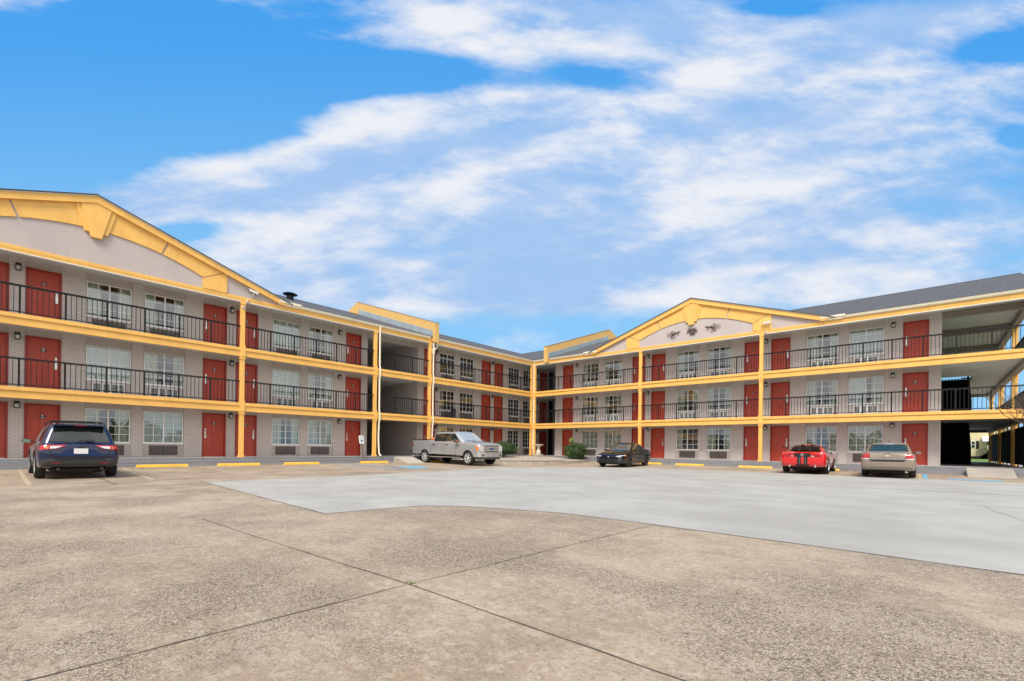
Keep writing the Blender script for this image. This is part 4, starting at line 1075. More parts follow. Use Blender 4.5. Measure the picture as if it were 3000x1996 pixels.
# --- silver pickup
P_=paint('silver_paint',(.44,.46,.485),.5,.30,.8,.25)
C,body,cabin,decal=make_car('parked_pickup','silver four-door pickup truck parked beside the ramp facing the courtyard','pickup truck',
 [(-3.30,.93,.62,.90,1.38,1.41),(-3.26,.98,.60,.92,1.42,1.45),(-2.0,1.0,.58,.95,1.44,1.475),(-1.42,1.0,.56,.95,1.44,1.475),(-1.34,1.0,.56,.95,1.38,1.40),(0,1.0,.54,.95,1.33,1.38),(1.15,1.0,.52,.95,1.29,1.40),(2.0,1.0,.50,.92,1.25,1.37),(2.55,1.0,.46,.88,1.20,1.33),(2.80,.99,.50,.82,1.17,1.29),(2.88,.96,.52,.80,1.14,1.25),(2.91,.93,.54,.80,1.12,1.21)],
 dict(z0=1.28,z1=1.955,xf0=1.62,xf1=.80,xr0=-1.36,xr1=-1.16,w0=.945,w1=.80),(1.995,-1.995),.405,P_,(3.30,-11.40,gz(3.3,-11.4)+.01),0,spokes=6,wy=.985,boxy=True,tyrew=.27)
decal('windscreen',[(-.80,1.41),(.80,1.41),(.70,1.87),(-.70,1.87)],'f',mat('screen_pale_reflection',(.30,.33,.33),.05,0,.9,.8,0))  # pale grey colour paints in the bright reflection on the glass
both(decal,'side_window',[(1.20,1.37),(1.10,1.42),(-.06,1.38),(-.06,1.84),(.66,1.84),(.78,1.78)],G); both(decal,'side_window',[(-.18,1.38),(-1.12,1.38),(-1.08,1.80),(-.98,1.84),(-.18,1.845)],G)
both(decal,'door_pillar',[(-.06,1.37),(-.18,1.37),(-.18,1.85),(-.06,1.85)],M['black'],off=.008)
decal('rear_window',[(-.68,1.44),(.68,1.44),(.62,1.80),(-.62,1.80)],'r',G)
k=MB(); k.box(-3.24,-1.45,-.90,.90,1.462,1.476); k.build('bed_liner',M['black'],C)
for s in (-1,1):
    k=MB(); k.box(-3.28,-1.43,s*.90,s*.985,1.455,1.495); k.build('bed_rail_cap',M['black'],C,bevel=.008)
for x in (-1.38,-.17,.98): both(decal,'shut_line',line_poly([(x,.60),(x,1.35)],.014),M['gap'])
both(decal,'shut_line',line_poly([(-1.36,.60),(.98,.58)],.012),M['gap'])
for x in (-.02,-1.22): both(decal,'door_handle',[(x,1.14),(x+.24,1.14),(x+.24,1.20),(x,1.20)],M['black'],off=.02); both(decal,'handle_bar',[(x+.01,1.165),(x+.23,1.165),(x+.23,1.19),(x+.01,1.19)],M['chrome'],off=.035)
both(decal,'tail_light',[(-3.28,1.02),(-3.16,1.02),(-3.16,1.34),(-3.28,1.34)],M['redlens'],off=.012)
for s in (1,-1):
    f=lambda P:P if s>0 else mirror_y(P)
    hl=decal('headlight',f([(.62,1.12),(.90,1.12),(.93,1.05),(.93,.82),(.80,.80),(.62,.76)]),'f',M['clearlens'],.02)
both(decal,'indicator_lamp',[(2.66,1.12),(2.84,1.11),(2.87,.86),(2.74,.82)],M['amber'],off=.015)
gr=MB(); gr.box(2.90,2.955,-.60,.60,.76,1.12); go=gr.build('grille',M['silver'],C,bevel=.025)
k=MB(); k.box(2.95,2.962,-.53,.53,.80,1.08); k.build('grille_mesh',M['arch'],go)
for z in (.86,.94,1.02):
    k=MB(); k.box(2.955,2.975,-.53,.53,z-.022,z+.022); k.build('grille_bar',M['rim'],go,bevel=.005)
k=MB(); k.lathe([(.115,2.97),(.115,2.985),(.10,2.99)],(0,0,.94),24,'X'); k.v=[(v[0],v[1]*1.15,.94+(v[2]-.94)*.48) for v in k.v]; k.build('grille_badge',mat('badge_blue',(.02,.06,.25),.2),go)
k=MB(); k.prism([(2.84,-1.0),(2.96,-.92),(3.02,-.5),(3.03,0),(3.02,.5),(2.96,.92),(2.84,1.0),(2.2+.3,1.0),(2.5,-1.0)],lambda u,v,d:(u,v,d),.46,.74); k.build('front_bumper',vary('chrome_bumper',(.60,.61,.61),.22,.04,2,metal=.6),C,bevel=.03)
k=MB(); k.prism([(2.80,-.9),(2.98,-.5),(2.99,.5),(2.80,.9),(2.5,.9),(2.5,-.9)],lambda u,v,d:(u,v,d),.34,.46); k.build('air_dam',M['trim'],C)
for s in (-1,1):
    k=MB(); k.lathe([(.07,2.97),(.055,3.012)],(0,s*.70,.585),18,'X'); k.build('fog_lamp',M['black'],C)
    k=MB(); k.box(-1.45,1.45,s*.93,s*1.04,.40,.45); k.build('running_board',M['silver'],C,bevel=.015)
k=MB(); k.box(-3.52,-3.30,-.96,.96,.60,.82); k.build('rear_bumper',M['chrome'],C,bevel=.03)
k=MB(); k.tube([(-2.5,-.85,.46),(-3.30,-.95,.46)],.04,10); k.build('exhaust_tip',M['chrome'],C,smooth=True)
mirror_part(C,1.15,1.02,1.40,M['trim'],M['chrome'],(.11,.15,.11))
for s in (-1,1):
    k=MB(); k.box(1.22,1.245,s*1.08,s*1.24,1.36,1.40); k.build('mirror_indicator',M['amber'],C)
decal('hood_scoop_mark',[(1.75,-.42),(1.95,-.42),(1.95,-.12),(1.75,-.12)],'t',M['black'],.008)
for s in (-1,1):
    k=MB(); k.tube([(1.70,s*.10,1.40),(1.66,s*.4,1.42),(1.55,s*.74,1.45)],.012,6); k.build('wiper',M['black'],C)
both(decal,'badge',[(1.12,1.13),(1.30,1.13),(1.30,1.165),(1.12,1.165)],M['trim'],off=.006); both(decal,'badge',[(1.14,1.09),(1.26,1.09),(1.26,1.115),(1.14,1.115)],M['silver'],off=.006)
k=MB(); k.box(-3.2,2.7,-.55,.55,.36,.54); k.build('underbody',M['arch'],C)
# orange cooler standing in the bed
k=MB(); k.lathe([(.15,1.30),(.16,1.52),(.165,1.56),(.12,1.60),(.05,1.62)],(3.3-1.62,-11.40-.62,gz(3,-11)),18); o=k.build('water_cooler',mat('orange_plastic',(.75,.16,.03),.4),smooth=True)
tag(o,'orange round-topped container standing in the bed of the silver pickup','cooler')
# --- black sedan
P_=paint('black_paint',(.003,.003,.004),.0,.12,.25,.03)
C,body,cabin,decal=make_car('parked_sedan','glossy black sedan backed up to the right wing with its nose to the lot','sedan',
 [(-2.47,.70,.48,.64,.86,.98),(-2.40,.82,.36,.65,.93,1.06),(-2.2,.89,.28,.65,.96,1.09),(-1.41,.92,.22,.62,.94,1.06),(0,.91,.19,.6,.89,.99),(.9,.915,.19,.6,.86,.97),(1.41,.92,.2,.6,.82,.93),(1.85,.895,.2,.55,.76,.86),(2.15,.85,.2,.5,.70,.78),(2.30,.78,.22,.48,.64,.71),(2.38,.68,.26,.46,.58,.62)],
 dict(z0=.90,z1=1.43,xf0=1.10,xf1=.12,xr0=-2.12,xr1=-1.02,w0=.83,w1=.575),(1.41,-1.41),.34,P_,(11.02,-4.45,gz(11,-4.45)),R(-84),'rimd',.91,spokes=10)
decal('windscreen',[(-.70,.98),(.70,.98),(.66,1.06),(.53,1.36),(-.53,1.36),(-.66,1.06)],'f',mat('sky_screen',(.05,.06,.06),.03,0,1.0,1.0,0))
both(decal,'side_window',[(.72,.99),(-.22,1.0),(-.22,1.36),(.08,1.36),(.35,1.26)],G); both(decal,'side_window',[(-.28,1.0),(-1.12,1.02),(-.98,1.32),(-.28,1.36)],G); both(decal,'side_window',[(-1.18,1.03),(-1.55,1.08),(-1.05,1.30)],G)
decal('rear_window',[(-.62,1.10),(.62,1.10),(.52,1.34),(-.52,1.34)],'r',G)
dk=mat('dark_grille_mesh',(.010,.010,.011),.6)
decal('grille',[(-.62,.50),(.62,.50),(.70,.40),(.60,.24),(-.60,.24),(-.70,.40)],'f',dk,.012)
for z in (.29,.34,.39,.44): decal('grille_bar',line_poly([(-.62,z),(.62,z)],.014),'f',M['black'],.022)
for s in (1,-1):
    f=lambda P:P if s>0 else mirror_y(P)
    decal('headlight',f([(.44,.66),(.60,.665),(.80,.71),(.86,.74),(.84,.68),(.66,.63),(.46,.63)]),'f',M['clearlens'],.012)
    decal('daylight_strip',f(line_poly([(.56,.56),(.70,.54),(.80,.44),(.74,.30)],.028)),'f',mat('smoked_trim',(.14,.16,.20),.25,.4),.016)
    decal('bumper_vent',f([(.58,.50),(.68,.50),(.74,.42),(.68,.30),(.60,.28)]),'f',M['trim'],.018)
both(decal,'indicator_lamp',[(1.90,.70),(2.06,.69),(2.04,.64),(1.92,.65)],M['amber'],off=.01)
both(decal,'tail_light',[(-2.40,.90),(-2.10,.93),(-2.12,.84),(-2.40,.82)],M['redlens'],off=.01)
both(decal,'handle_bar',[(-.10,.86),(.10,.865),(.10,.89),(-.10,.885)],P_,off=.03); both(decal,'handle_bar',[(-.98,.88),(-.78,.885),(-.78,.91),(-.98,.905)],P_,off=.03)
for x in (.82,-.25,-1.12): both(decal,'shut_line',line_poly([(x,.26),(x,.96)],.008),M['gap'])
both(decal,'body_crease',line_poly([(1.0,.30),(-1.0,.36)],.02),M['trim'])
decal('badge',[(.05*math.cos(i*PI/8),.60+.035*math.sin(i*PI/8)) for i in range(16)],'f',M['chrome'],.012)
mirror_part(C,.62,.90,1.02,P_,M['chrome'],(.09,.10,.06))
for s in (-1,1):
    k=MB(); k.tube([(2.05,s*.3,.20),(2.2,s*.6,.19)],.02,6); k.build('splitter',M['black'],C)
k=MB(); k.box(-2.2,2.0,-.6,.6,.17,.26); k.build('underbody',M['arch'],C)
# --- red coupe
P_=paint('red_paint',(.66,.008,.012),.0,.15,1.0)
C,body,cabin,decal=make_car('parked_coupe','bright red sports coupe with black rear louvres, wing and stripes, parked nose-in','sports coupe',
 [(-2.46,.78,.50,.66,.93,.97),(-2.42,.86,.40,.66,.98,1.01),(-2.30,.92,.32,.66,1.0,1.03),(-1.9,.94,.28,.66,1.0,1.045),(-1.36,.945,.24,.66,.98,1.04),(-.5,.92,.2,.6,.91,.99),(.9,.91,.2,.6,.87,.97),(1.36,.92,.2,.6,.87,.96),(2.0,.9,.22,.58,.83,.91),(2.25,.86,.28,.55,.77,.83),(2.33,.78,.36,.55,.72,.76)],
 dict(z0=.92,z1=1.36,xf0=.85,xf1=.02,xr0=-1.92,xr1=-.80,w0=.81,w1=.555),(1.36,-1.36),.345,P_,(20.62,-2.78,gz(20.6,-2.8)),R(92),'rim',.945,spokes=5)
decal('rear_window',[(-.62,1.06),(.62,1.06),(.50,1.29),(-.50,1.29)],'r',M['black'],.006)
for i in range(6):
    z=1.07+i*.042; y=.64-.022*i; x=-1.79+i*.135
    k=MB(); k.prism([(x,z+.03),(x+.14,z+.055),(x+.14,z+.066),(x-.01,z+.042)],lambda u,v,d:(u,d,v),-y,y); k.build('louvre',M['black'],C)
for y in (-.22,.22):
    k=MB(); k.prism([(-1.82,1.09),(-1.80,1.13),(-.95,1.345),(-.95,1.31)],lambda u,v,d:(u,d,v),y-.02,y+.02); k.build('louvre_rib',M['black'],C)
both(decal,'side_window',[(.48,.99),(-.55,1.0),(-.55,1.27),(-.10,1.29),(.16,1.22)],G); both(decal,'side_window',[(-.64,1.01),(-1.10,1.03),(-.64,1.24)],G)
decal('windscreen',[(-.66,1.0),(.66,1.0),(.52,1.29),(-.52,1.29)],'f',G)
decal('tail_panel',[(-.33,.965),(.33,.965),(.33,.80),(-.33,.80)],'r',M['black'],.012)
for s in (1,-1):
    f=lambda P:P if s>0 else mirror_y(P)
    tl=decal('tail_light',f([(.345,.965),(.74,.965),(.78,.93),(.78,.82),(.74,.80),(.345,.80)]),'r',M['redlens'],.012)
    for y in (.48,.61): decal('light_divider',f(line_poly([(y,.965),(y,.80)],.016)),'r',mat('dark_red_lens',(.18,.004,.004),.3),.018,par=tl)
    decal('reversing_light',f([(.36,.835),(.47,.835),(.47,.805),(.36,.805)]),'r',M['clearlens'],.02,par=tl)
    decal('stripe',f([(.06,.785),(.22,.785),(.20,.42),(.05,.42)]),'r',M['black'],.008)
    decal('pinstripe',f([(.115,.785),(.125,.785),(.12,.42),(.11,.42)]),'r',M['chrome'],.012)
    decal('deck_stripe',[(-1.9,s*.06),(-2.38,s*.06),(-2.38,s*.22),(-1.9,s*.22)],'t',M['black'],.006)
decal('diffuser',[(-.30,.42),(.30,.42),(.26,.335),(-.26,.335)],'r',M['black'],.014)
k=MB(); k.lathe([(.075,-2.50),(.075,-2.485),(.055,-2.485),(.055,-2.50)],(0,0,.885),24,'X'); k.lathe([(.03,-2.505),(.03,-2.485)],(0,0,.885),12,'X'); k.build('emblem',M['chrome'],C)
k=MB()
k.prism([(-2.50,1.235),(-2.30,1.25),(-2.28,1.262),(-2.40,1.268),(-2.50,1.262)],lambda u,v,d:(u,d,v),-.80,.80); 
for s in (-1,1): k.box(-2.52,-2.26,s*.80,s*.815,1.20,1.29)
w_=k.build('rear_wing',M['black'],C,bevel=.004)
for s in (-1,1):
    k=MB(); k.prism([(-2.32,1.02),(-2.20,1.03),(-2.34,1.24),(-2.40,1.24)],lambda u,v,d:(u,d,v),s*.34-.012,s*.34+.012); k.build('wing_post',M['black'],w_)
k=MB(); k.tube([(-2.2,-.52,.34),(-2.48,-.52,.34)],.045,14); k.build('exhaust_tip',M['chrome'],C,smooth=True)
k=MB(); k.tube([(-2.2,.52,.34),(-2.48,.52,.34)],.045,14); k.build('exhaust_tip',M['chrome'],C,smooth=True)
for x in (.50,-.62): both(decal,'shut_line',line_poly([(x,.28),(x,.95)],.009),M['gap'])
mirror_part(C,.36,.90,1.02,M['black'],M['chrome'],(.09,.10,.06))
decal('shut_line',line_poly([(-.80,.79),(.80,.79)],.010),'r',M['gap'],.006)
decal('sticker',[(.34,1.015),(.50,1.015),(.50,.985),(.34,.985)],'r',M['plate'],.01)
k=MB(); k.box(-2.2,2.0,-.6,.6,.19,.30); k.build('underbody',M['arch'],C)
# --- tan sedan
P_=paint('beige_paint',(.34,.275,.225),.45,.30)
C,body,cabin,decal=make_car('parked_sedan','beige metallic sedan with red tail lights and chrome trunk strip, parked nose-in','sedan',
 [(-2.575,.76,.46,.62,.87,.99),(-2.52,.85,.36,.64,.95,1.04),(-2.38,.90,.30,.65,.98,1.065),(-2.0,.92,.27,.65,.99,1.075),(-1.4,.925,.24,.62,.97,1.06),(0,.92,.2,.6,.91,1.01),(1.0,.92,.2,.6,.88,.99),(1.4,.92,.2,.6,.85,.96),(2.1,.88,.22,.55,.77,.86),(2.4,.8,.25,.5,.69,.76),(2.51,.7,.3,.5,.63,.67)],
 dict(z0=.95,z1=1.475,xf0=1.2,xf1=.38,xr0=-2.02,xr1=-1.22,w0=.835,w1=.63),(1.405,-1.405),.335,P_,(23.82,-3.25,gz(23.8,-3.2)),R(91),'rim',.915,spokes=7)
decal('rear_window',[(-.68,1.10),(.68,1.10),(.60,1.38),(.55,1.41),(-.55,1.41),(-.60,1.38)],'r',M['cglass2'])
both(decal,'side_window',[(.78,1.03),(-.26,1.04),(-.26,1.39),(.22,1.40),(.45,1.32)],G); both(decal,'side_window',[(-.33,1.04),(-1.25,1.06),(-1.08,1.36),(-.33,1.40)],G)
decal('windscreen',[(-.70,1.02),(.70,1.02),(.56,1.38),(-.56,1.38)],'f',G)
for s in (1,-1):
    f=lambda P:P if s>0 else mirror_y(P)
    tl=decal('tail_light',f([(.58,.99),(.68,1.02),(.83,.93),(.885,.81),(.60,.80)]),'r',M['redlens'],.012)
    decal('reversing_light',f([(.60,.80),(.88,.81),(.87,.77),(.62,.76)]),'r',M['clearlens'],.014,par=tl)
decal('chrome_strip',[(-.56,.80),(.56,.80),(.58,.755),(-.58,.755)],'r',M['chrome'],.016)
decal('number_recess',[(-.58,.745),(.58,.745),(.52,.69),(-.52,.69)],'r',M['black'],.010)
decal('shut_line',line_poly([(-.60,.755),(-.54,.675),(.54,.675),(.60,.755)],.012),'r',M['gap'],.008)
for s in (-1,1): decal('shut_line',line_poly([(s*.56,.80),(s*.60,.99),(s*.62,1.04)],.008),'r',M['gap'],.008)
decal('bumper_crease',line_poly([(-.80,.42),(.80,.42)],.012),'r',M['gap'],.006)
decal('badge',[(-.10,.925),(-.035,.925),(-.035,.945),(.035,.945),(.035,.925),(.10,.925),(.085,.895),(.035,.895),(.035,.875),(-.035,.875),(-.035,.895),(-.085,.895)],'r',mat('gold_badge',(.85,.78,.60),.2,.5),.014)
decal('lock_cover',[(-.10,1.025),(.10,1.025),(.10,1.012),(-.10,1.012)],'r',M['black'],.010)
decal('third_brake_light',[(-.16,1.425),(.16,1.425),(.15,1.41),(-.15,1.41)],'r',M['clearlens'],.012)
for x in (.86,-.29,-1.22): both(decal,'shut_line',line_poly([(x,.28),(x,1.0)],.008),M['gap'])
both(decal,'handle_bar',[(-.12,.90),(.06,.905),(.06,.935),(-.12,.93)],M['chrome'],off=.03)
both(decal,'handle_bar',[(-1.05,.91),(-.87,.915),(-.87,.945),(-1.05,.94)],M['chrome'],off=.03)
mirror_part(C,.66,.90,1.05,P_,M['chrome'],(.09,.10,.065))
k=MB(); k.tube([(-2.1,-.55,.27),(-2.35,-.60,.25)],.035,10); k.build('exhaust_tip',M['chrome'],C,smooth=True)
k=MB(); k.box(-2.3,2.1,-.6,.6,.17,.27); k.build('underbody',M['arch'],C)
k=MB(); k.tube([(-1.35,0,1.49),(-1.42,0,1.56)],.012,6); k.build('antenna',M['black'],C)
# ------------------------------------------------------------------ wheel stops
def wheel_stop(x,y,rz,label):
    k=MB(); L=.92
    k.prism([(-.08,0),(.08,0),(.055,.105),(.035,.125),(-.035,.125),(-.055,.105)],lambda u,v,d:(d,u,v),-L,L)
    b=len(k.v)//2
    for i,v in enumerate(k.v):
        if v[2]>.1: k.v[i]=(v[0]*.965,v[1],v[2])
    o=k.build('wheel_stop',M['stopy'],None,rz,(x,y,gz(x,y)-.005),bevel=.01)
    tag(o,label,'wheel stop','yellow wheel stops along the parking bays'); return o
for x,y,rz,l in ((.85,-28.9,R(90),'yellow wheel stop hidden in front of the dark blue SUV'),(.85,-25.85,R(90.5),'yellow wheel stop just right of the dark blue SUV, below the second ground-floor window'),
 (.85,-22.9,R(89),'yellow wheel stop at the foot of the leftmost yellow column'),(.85,-19.95,R(90),'yellow wheel stop below the ground-floor windows left of the wheelchair parking sign'),
 (.95,-15.75,R(89.5),'yellow wheel stop directly behind the wheelchair parking sign'),(1.15,-11.35,R(90),'yellow wheel stop under the silver pickup truck'),
 (10.95,-.85,0,'yellow wheel stop behind the black sedan'),(13.75,-.95,R(.5),'yellow wheel stop between the black sedan and the right-hand yellow column'),
 (17.6,-.98,R(-.4),'yellow wheel stop just left of the red sports coupe'),(20.75,-.92,R(.5),'yellow wheel stop half hidden in front of the red sports coupe')): wheel_stop(x,y,rz,l)
# ------------------------------------------------------------------ accessible parking sign
sg=empty('parking_sign',(.42,-16.14,.25),ROTL); tag(sg,'white wheelchair parking sign on a leaning rusty post beside the kerb','sign')
k=MB(); k.tube([(0,0,-.05),(-.155,0,1.0)],.028,8); k.build('post',vary('rusty_post',(.20,.12,.065),.8,.3,12),sg)
th=R(-8)
def sp_(u,v,d): return (-.155+u*math.cos(th)-v*math.sin(-th)*1.0*-1*-1, -.035+d, .98+v*math.cos(th)+u*math.sin(th)*-0)
def sp2(u,v,d): return (-.155+u*math.cos(.12)-v*math.sin(.12),-.035+d,.95+u*math.sin(.12)*0+v*math.cos(.12))
def rrect(w,h,r,n=5):
    P=[]
    for cx,cy,a0 in ((w-r,h-r,0),(-w+r,h-r,PI/2),(-w+r,-h+r,PI),(w-r,-h+r,1.5*PI)):
        for i in range(n+1): a=a0+PI/2*i/n; P.append((cx+r*math.cos(a),cy+r*math.sin(a)))
    return P
k=MB(); k.prism([(u,v+.235) for u,v in rrect(.155,.235,.03)],sp2,0,.006); pnl=k.build('sign_panel',mat('sign_white',(.80,.82,.82),.4),sg)
bl_=mat('sign_blue',(.015,.04,.28),.4)
k=MB(); k.prism([(u+.01,v+.17) for u,v in rrect(.07,.07,.006,2)],sp2,-.003,-.0005); k.build('symbol_panel',bl_,pnl)
wm_=mat('sign_symbol_white',(.82,.83,.84),.4); k=MB()
def disc(k,cx,cy,r,d0,d1,n=14,fn=sp2): k.prism([(cx+r*math.cos(2*PI*i/n),cy+r*math.sin(2*PI*i/n)) for i in range(n)],fn,d0,d1)
disc(k,.0,.222,.012,-.006,-.0035)
for P in (line_poly([(-.002,.21),(.002,.172),(.034,.172),(.050,.137)],.013),line_poly([(-.03,.165),(-.034,.145),(-.02,.123),(.005,.118),(.022,.130),(.027,.146)],.009),line_poly([(.0,.192),(.028,.192)],.009)): k.prism(P,sp2,-.006,-.0035)
k.build('wheelchair_symbol',wm_,pnl)
def text_obj(name,txt,size,m,parent,loc,rot,ext=.001,align='CENTER'):
    cu=bpy.data.curves.new('t','FONT'); cu.body=txt; cu.size=size; cu.extrude=ext; cu.align_x=align; cu.align_y='CENTER'
    o=bpy.data.objects.new('t',cu); COL.objects.link(o); bpy.context.view_layer.update()
    me=bpy.data.meshes.new_from_object(o.evaluated_get(bpy.context.evaluated_depsgraph_get())); bpy.data.objects.remove(o)
    me.materials.clear(); me.materials.append(m); q=bpy.data.objects.new(name,me); COL.objects.link(q); q.parent=parent; q.location=loc; q.rotation_euler=rot; return q
teal=mat('sign_teal',(.08,.36,.36),.4)
p1=sp2(0,.385,-.003); text_obj('lettering','RESERVED',.055,teal,pnl,p1,(R(90),0,0)); p1=sp2(0,.315,-.003); text_obj('lettering','PARKING',.045,bl_,pnl,p1,(R(90),0,0))
# ------------------------------------------------------------------ corner planting island
isl=[(.52,-10.2),(2.5,-10.3),(4.3,-9.8),(5.6,-8.8),(6.5,-7.4),(6.9,-5.9),(6.9,-4.4),(6.7,-2.9),(6.35,-1.6),(6.0,-.52)]
def smooth(P,n=4):
    out=[]
    for i in range(len(P)-1):
        p0=P[max(i-1,0)];p1=P[i];p2=P[i+1];p3=P[min(i+2,len(P)-1)]
        for j in range(n):
            t=j/n; out.append(tuple(.5*((2*p1[q])+(-p0[q]+p2[q])*t+(2*p0[q]-5*p1[q]+4*p2[q]-p3[q])*t*t+(-p0[q]+3*p1[q]-3*p2[q]+p3[q])*t**3) for q in (0,1)))
    return out+[P[-1]]
isl=smooth(isl)
k=MB()
for (a,b) in zip(isl[:-1],isl[1:]):
    def inn(p,dd): 
        c=Vector((.3,-.3)); v=Vector(p)-c; return tuple(c+v*(1-dd/v.length))
    ai,bi=inn(a,.17),inn(b,.17); z=.20
    def q(p,z): return (p[0],p[1],z)
    ao,bo=inn(a,-.02),inn(b,-.02)
    k.face([q(a,z),q(b,z),q(bi,z),q(ai,z)]); k.face([q(ao,.0),q(bo,.0),q(b,z),q(a,z)]); k.face([q(ai,.05),q(bi,.05),q(bi,z),q(ai,z)])
o=k.build('island_kerb',vary('old_kerb_concrete',(.36,.31,.25),.9,.2,3,.3,40,.2),smooth=True); tag(o,kind='structure')
def gravel_mat():
    m=mat('river_gravel',(.5,.45,.38),.85); t,b=nodes(m); L=m.node_tree.links.new
    geo=t.n('ShaderNodeNewGeometry').outputs['Position']; vo=t.n('ShaderNodeTexVoronoi',ins={'Vector':geo}); vo.inputs['Scale'].default_value=20
    c=t.ramp(t.n('ShaderNodeSeparateColor',ins={0:vo.outputs['Color']}).outputs[0],[(0,(.36,.29,.22)),(.4,(.58,.50,.41)),(.75,(.72,.66,.56)),(1,(.85,.80,.72))])
    c=t.mix(t.sstep(vo.outputs['Distance'],.35,.8),c,(.16,.12,.09)); L(c,b.inputs['Base Color'])
    bp=t.n('ShaderNodeBump',ins={'Height':vo.outputs['Distance']}); bp.invert=True; bp.inputs['Strength'].default_value=1; bp.inputs['Distance'].default_value=.04; L(bp.outputs[0],b.inputs['Normal']); return m
M['gravel']=gravel_mat()
k=MB(); rg=random.Random(5); inner=[ (.3+(x-.3)*.965,-.3+(y+.3)*.965) for x,y in isl]
rows=9; grid=[]
for r_ in range(rows+1):
    f=r_/rows; row=[]
    for x,y in inner:
        px=.14+(x-.14)*(.06+.94*f); py=-.14+(y+.14)*(.06+.94*f)
        z=.405-.20*f**1.1+rg.uniform(-.012,.012)*(0<r_<rows); row.append((px,py,z))
    grid.append(row)
for r_ in range(rows):
    for i in range(len(inner)-1): k.face([grid[r_][i],grid[r_][i+1],grid[r_+1][i+1],grid[r_+1][i]])
o=k.build('gravel_bed',M['gravel'],smooth='full'); tag(o,'pale river gravel filling the corner island','gravel',kind='stuff')
# black edging hose lying on the gravel rim
k=MB(); k.tube([(.3+(x-.3)*.955,-.3+(y+.3)*.955,.228) for x,y in isl[6:24]],.018,6); o=k.build('garden_edging',M['black'],smooth=True); tag(o,'thin black edging strip lying along the gravel rim','edging')
# ------------------------------------------------------------------ bird bath
bb=empty('bird_bath',(1.85,-1.5,.30)); tag(bb,'cream stone bird bath on a square block in the gravel corner','bird bath')
M['stone']=vary('cast_stone',(.66,.60,.50),.85,.12,8,.3,60,.2)
k=MB(); k.box(-.28,.28,-.28,.28,-.06,.26); k.build('plinth',vary('concrete_block',(.40,.37,.32),.9,.15,7,.3,50,.2),bb,bevel=.015)
k=MB(); k.lathe([(.20,.26),(.21,.31),(.17,.34),(.19,.40),(.205,.46),(.17,.50),(.18,.53),(.14,.56),(.115,.66),(.10,.74),(.12,.82),(.17,.90),(.20,.925)],n=24); k.build('pedestal',M['stone'],bb,smooth=True)
k=MB(); k.lathe([(.18,.92),(.30,.955),(.385,1.0),(.405,1.03),(.40,1.055),(.36,1.05),(.28,1.0),(0,.985)],n=32); k.build('bowl',M['stone'],bb,smooth=True)
# ------------------------------------------------------------------ small litter and weeds
k=MB(); rg=random.Random(31)
for cx,cy,n in ((22.05,-28.52,26),(20.6,-28.6,5),(22.1,-26.1,6)):
    for i in range(n):
        a=rg.uniform(0,6.28); r=rg.uniform(0,.05); x=cx+r*math.cos(a)*1.6; y=cy+r*math.sin(a)*.6; h=rg.uniform(.012,.035)
        k.face([(x-.004,y,.002),(x+.004,y,.002),(x+rg.uniform(-.015,.015),y+rg.uniform(-.01,.01),h)])
o=k.build('weeds',mat('weed_green',(.14,.20,.05),.8),norm=False); tag(o,'tiny weeds growing from the crossing of the pavement joints','weeds',kind='stuff')
k=MB()
for i in range(420):
    if i%2: x=.6+abs(rg.gauss(0,.5)); y=rg.uniform(-32,-10)
    else: y=-.6-abs(rg.gauss(0,.5)); x=rg.uniform(6,29)
    if i%40==0: x=rg.uniform(9,24); y=rg.uniform(-27,-6)
    a=rg.uniform(0,6.28); s_1=rg.uniform(.012,.035); z=gz(x,y)+.006
    k.face([(x+s_1*math.cos(a),y+s_1*math.sin(a),z),(x-s_1*.5*math.sin(a),y+s_1*.5*math.cos(a),z+.008),(x-s_1*math.cos(a),y-s_1*math.sin(a),z),(x+s_1*.5*math.sin(a),y-s_1*.5*math.cos(a),z+.004)])
o=k.build('leaf_litter',mat('dry_leaf',(.13,.08,.04),.9),norm=False); tag(o,'dry leaves and bits scattered along the kerbs','leaf litter',kind='stuff')
# ------------------------------------------------------------------ shrubs
def leafmat(name,a,b_):
    m=mat(name,a,.55); t,b=nodes(m); oi=t.n('ShaderNodeNewGeometry'); 
    n=t.noise(oi.outputs['Position'],5,3,.6); c=t.mix(t.sstep(n,.3,.7),a,b_)
    c=t.mix(t.m('MULTIPLY',oi.outputs['Random Per Island'],.7),c,(a[0]*.45,a[1]*.5,a[2]*.5)); m.node_tree.links.new(c,b.inputs['Base Color'])
    b.inputs['Subsurface Weight'].default_value=0; return m
M['leaf']=leafmat('shrub_leaf',(.025,.055,.016),(.08,.15,.035)); M['leaf2']=leafmat('young_leaf',(.22,.36,.06),(.33,.46,.10)); M['bark']=vary('bark',(.13,.095,.07),.9,.25,14,.5,40)
def leaves(k,c,rad,n,size,rg,shape=None,shell=.55):
    for i in range(n):
        while True:
            d=Vector((rg.gauss(0,1),rg.gauss(0,1),rg.gauss(0,1))).normalized()
            rr=shell+(1-shell)*rg.random()**.6
            bump=1+.15*math.sin(5*d.x+2*c[0])*math.cos(4*d.y+1.3)+.12*math.sin(9*d.z+3*d.x)+.10*rg.random()**4*3
            p=Vector((d.x*rad[0],d.y*rad[1],d.z*rad[2]))*rr*bump
            if shape is None or shape(p): break
        p+=Vector(c); nrm=(d+Vector((rg.uniform(-.8,.8),rg.uniform(-.8,.8),rg.uniform(-.3,.9)))).normalized()
        t=nrm.orthogonal().normalized(); t.rotate(Matrix.Rotation(rg.uniform(0,6.28),3,nrm)); b=nrm.cross(t); s=size*rg.uniform(.6,1.3)
        k.face([p-t*s,p-b*s*.5+nrm*s*.15,p+t*s,p+b*s*.5+nrm*s*.15])
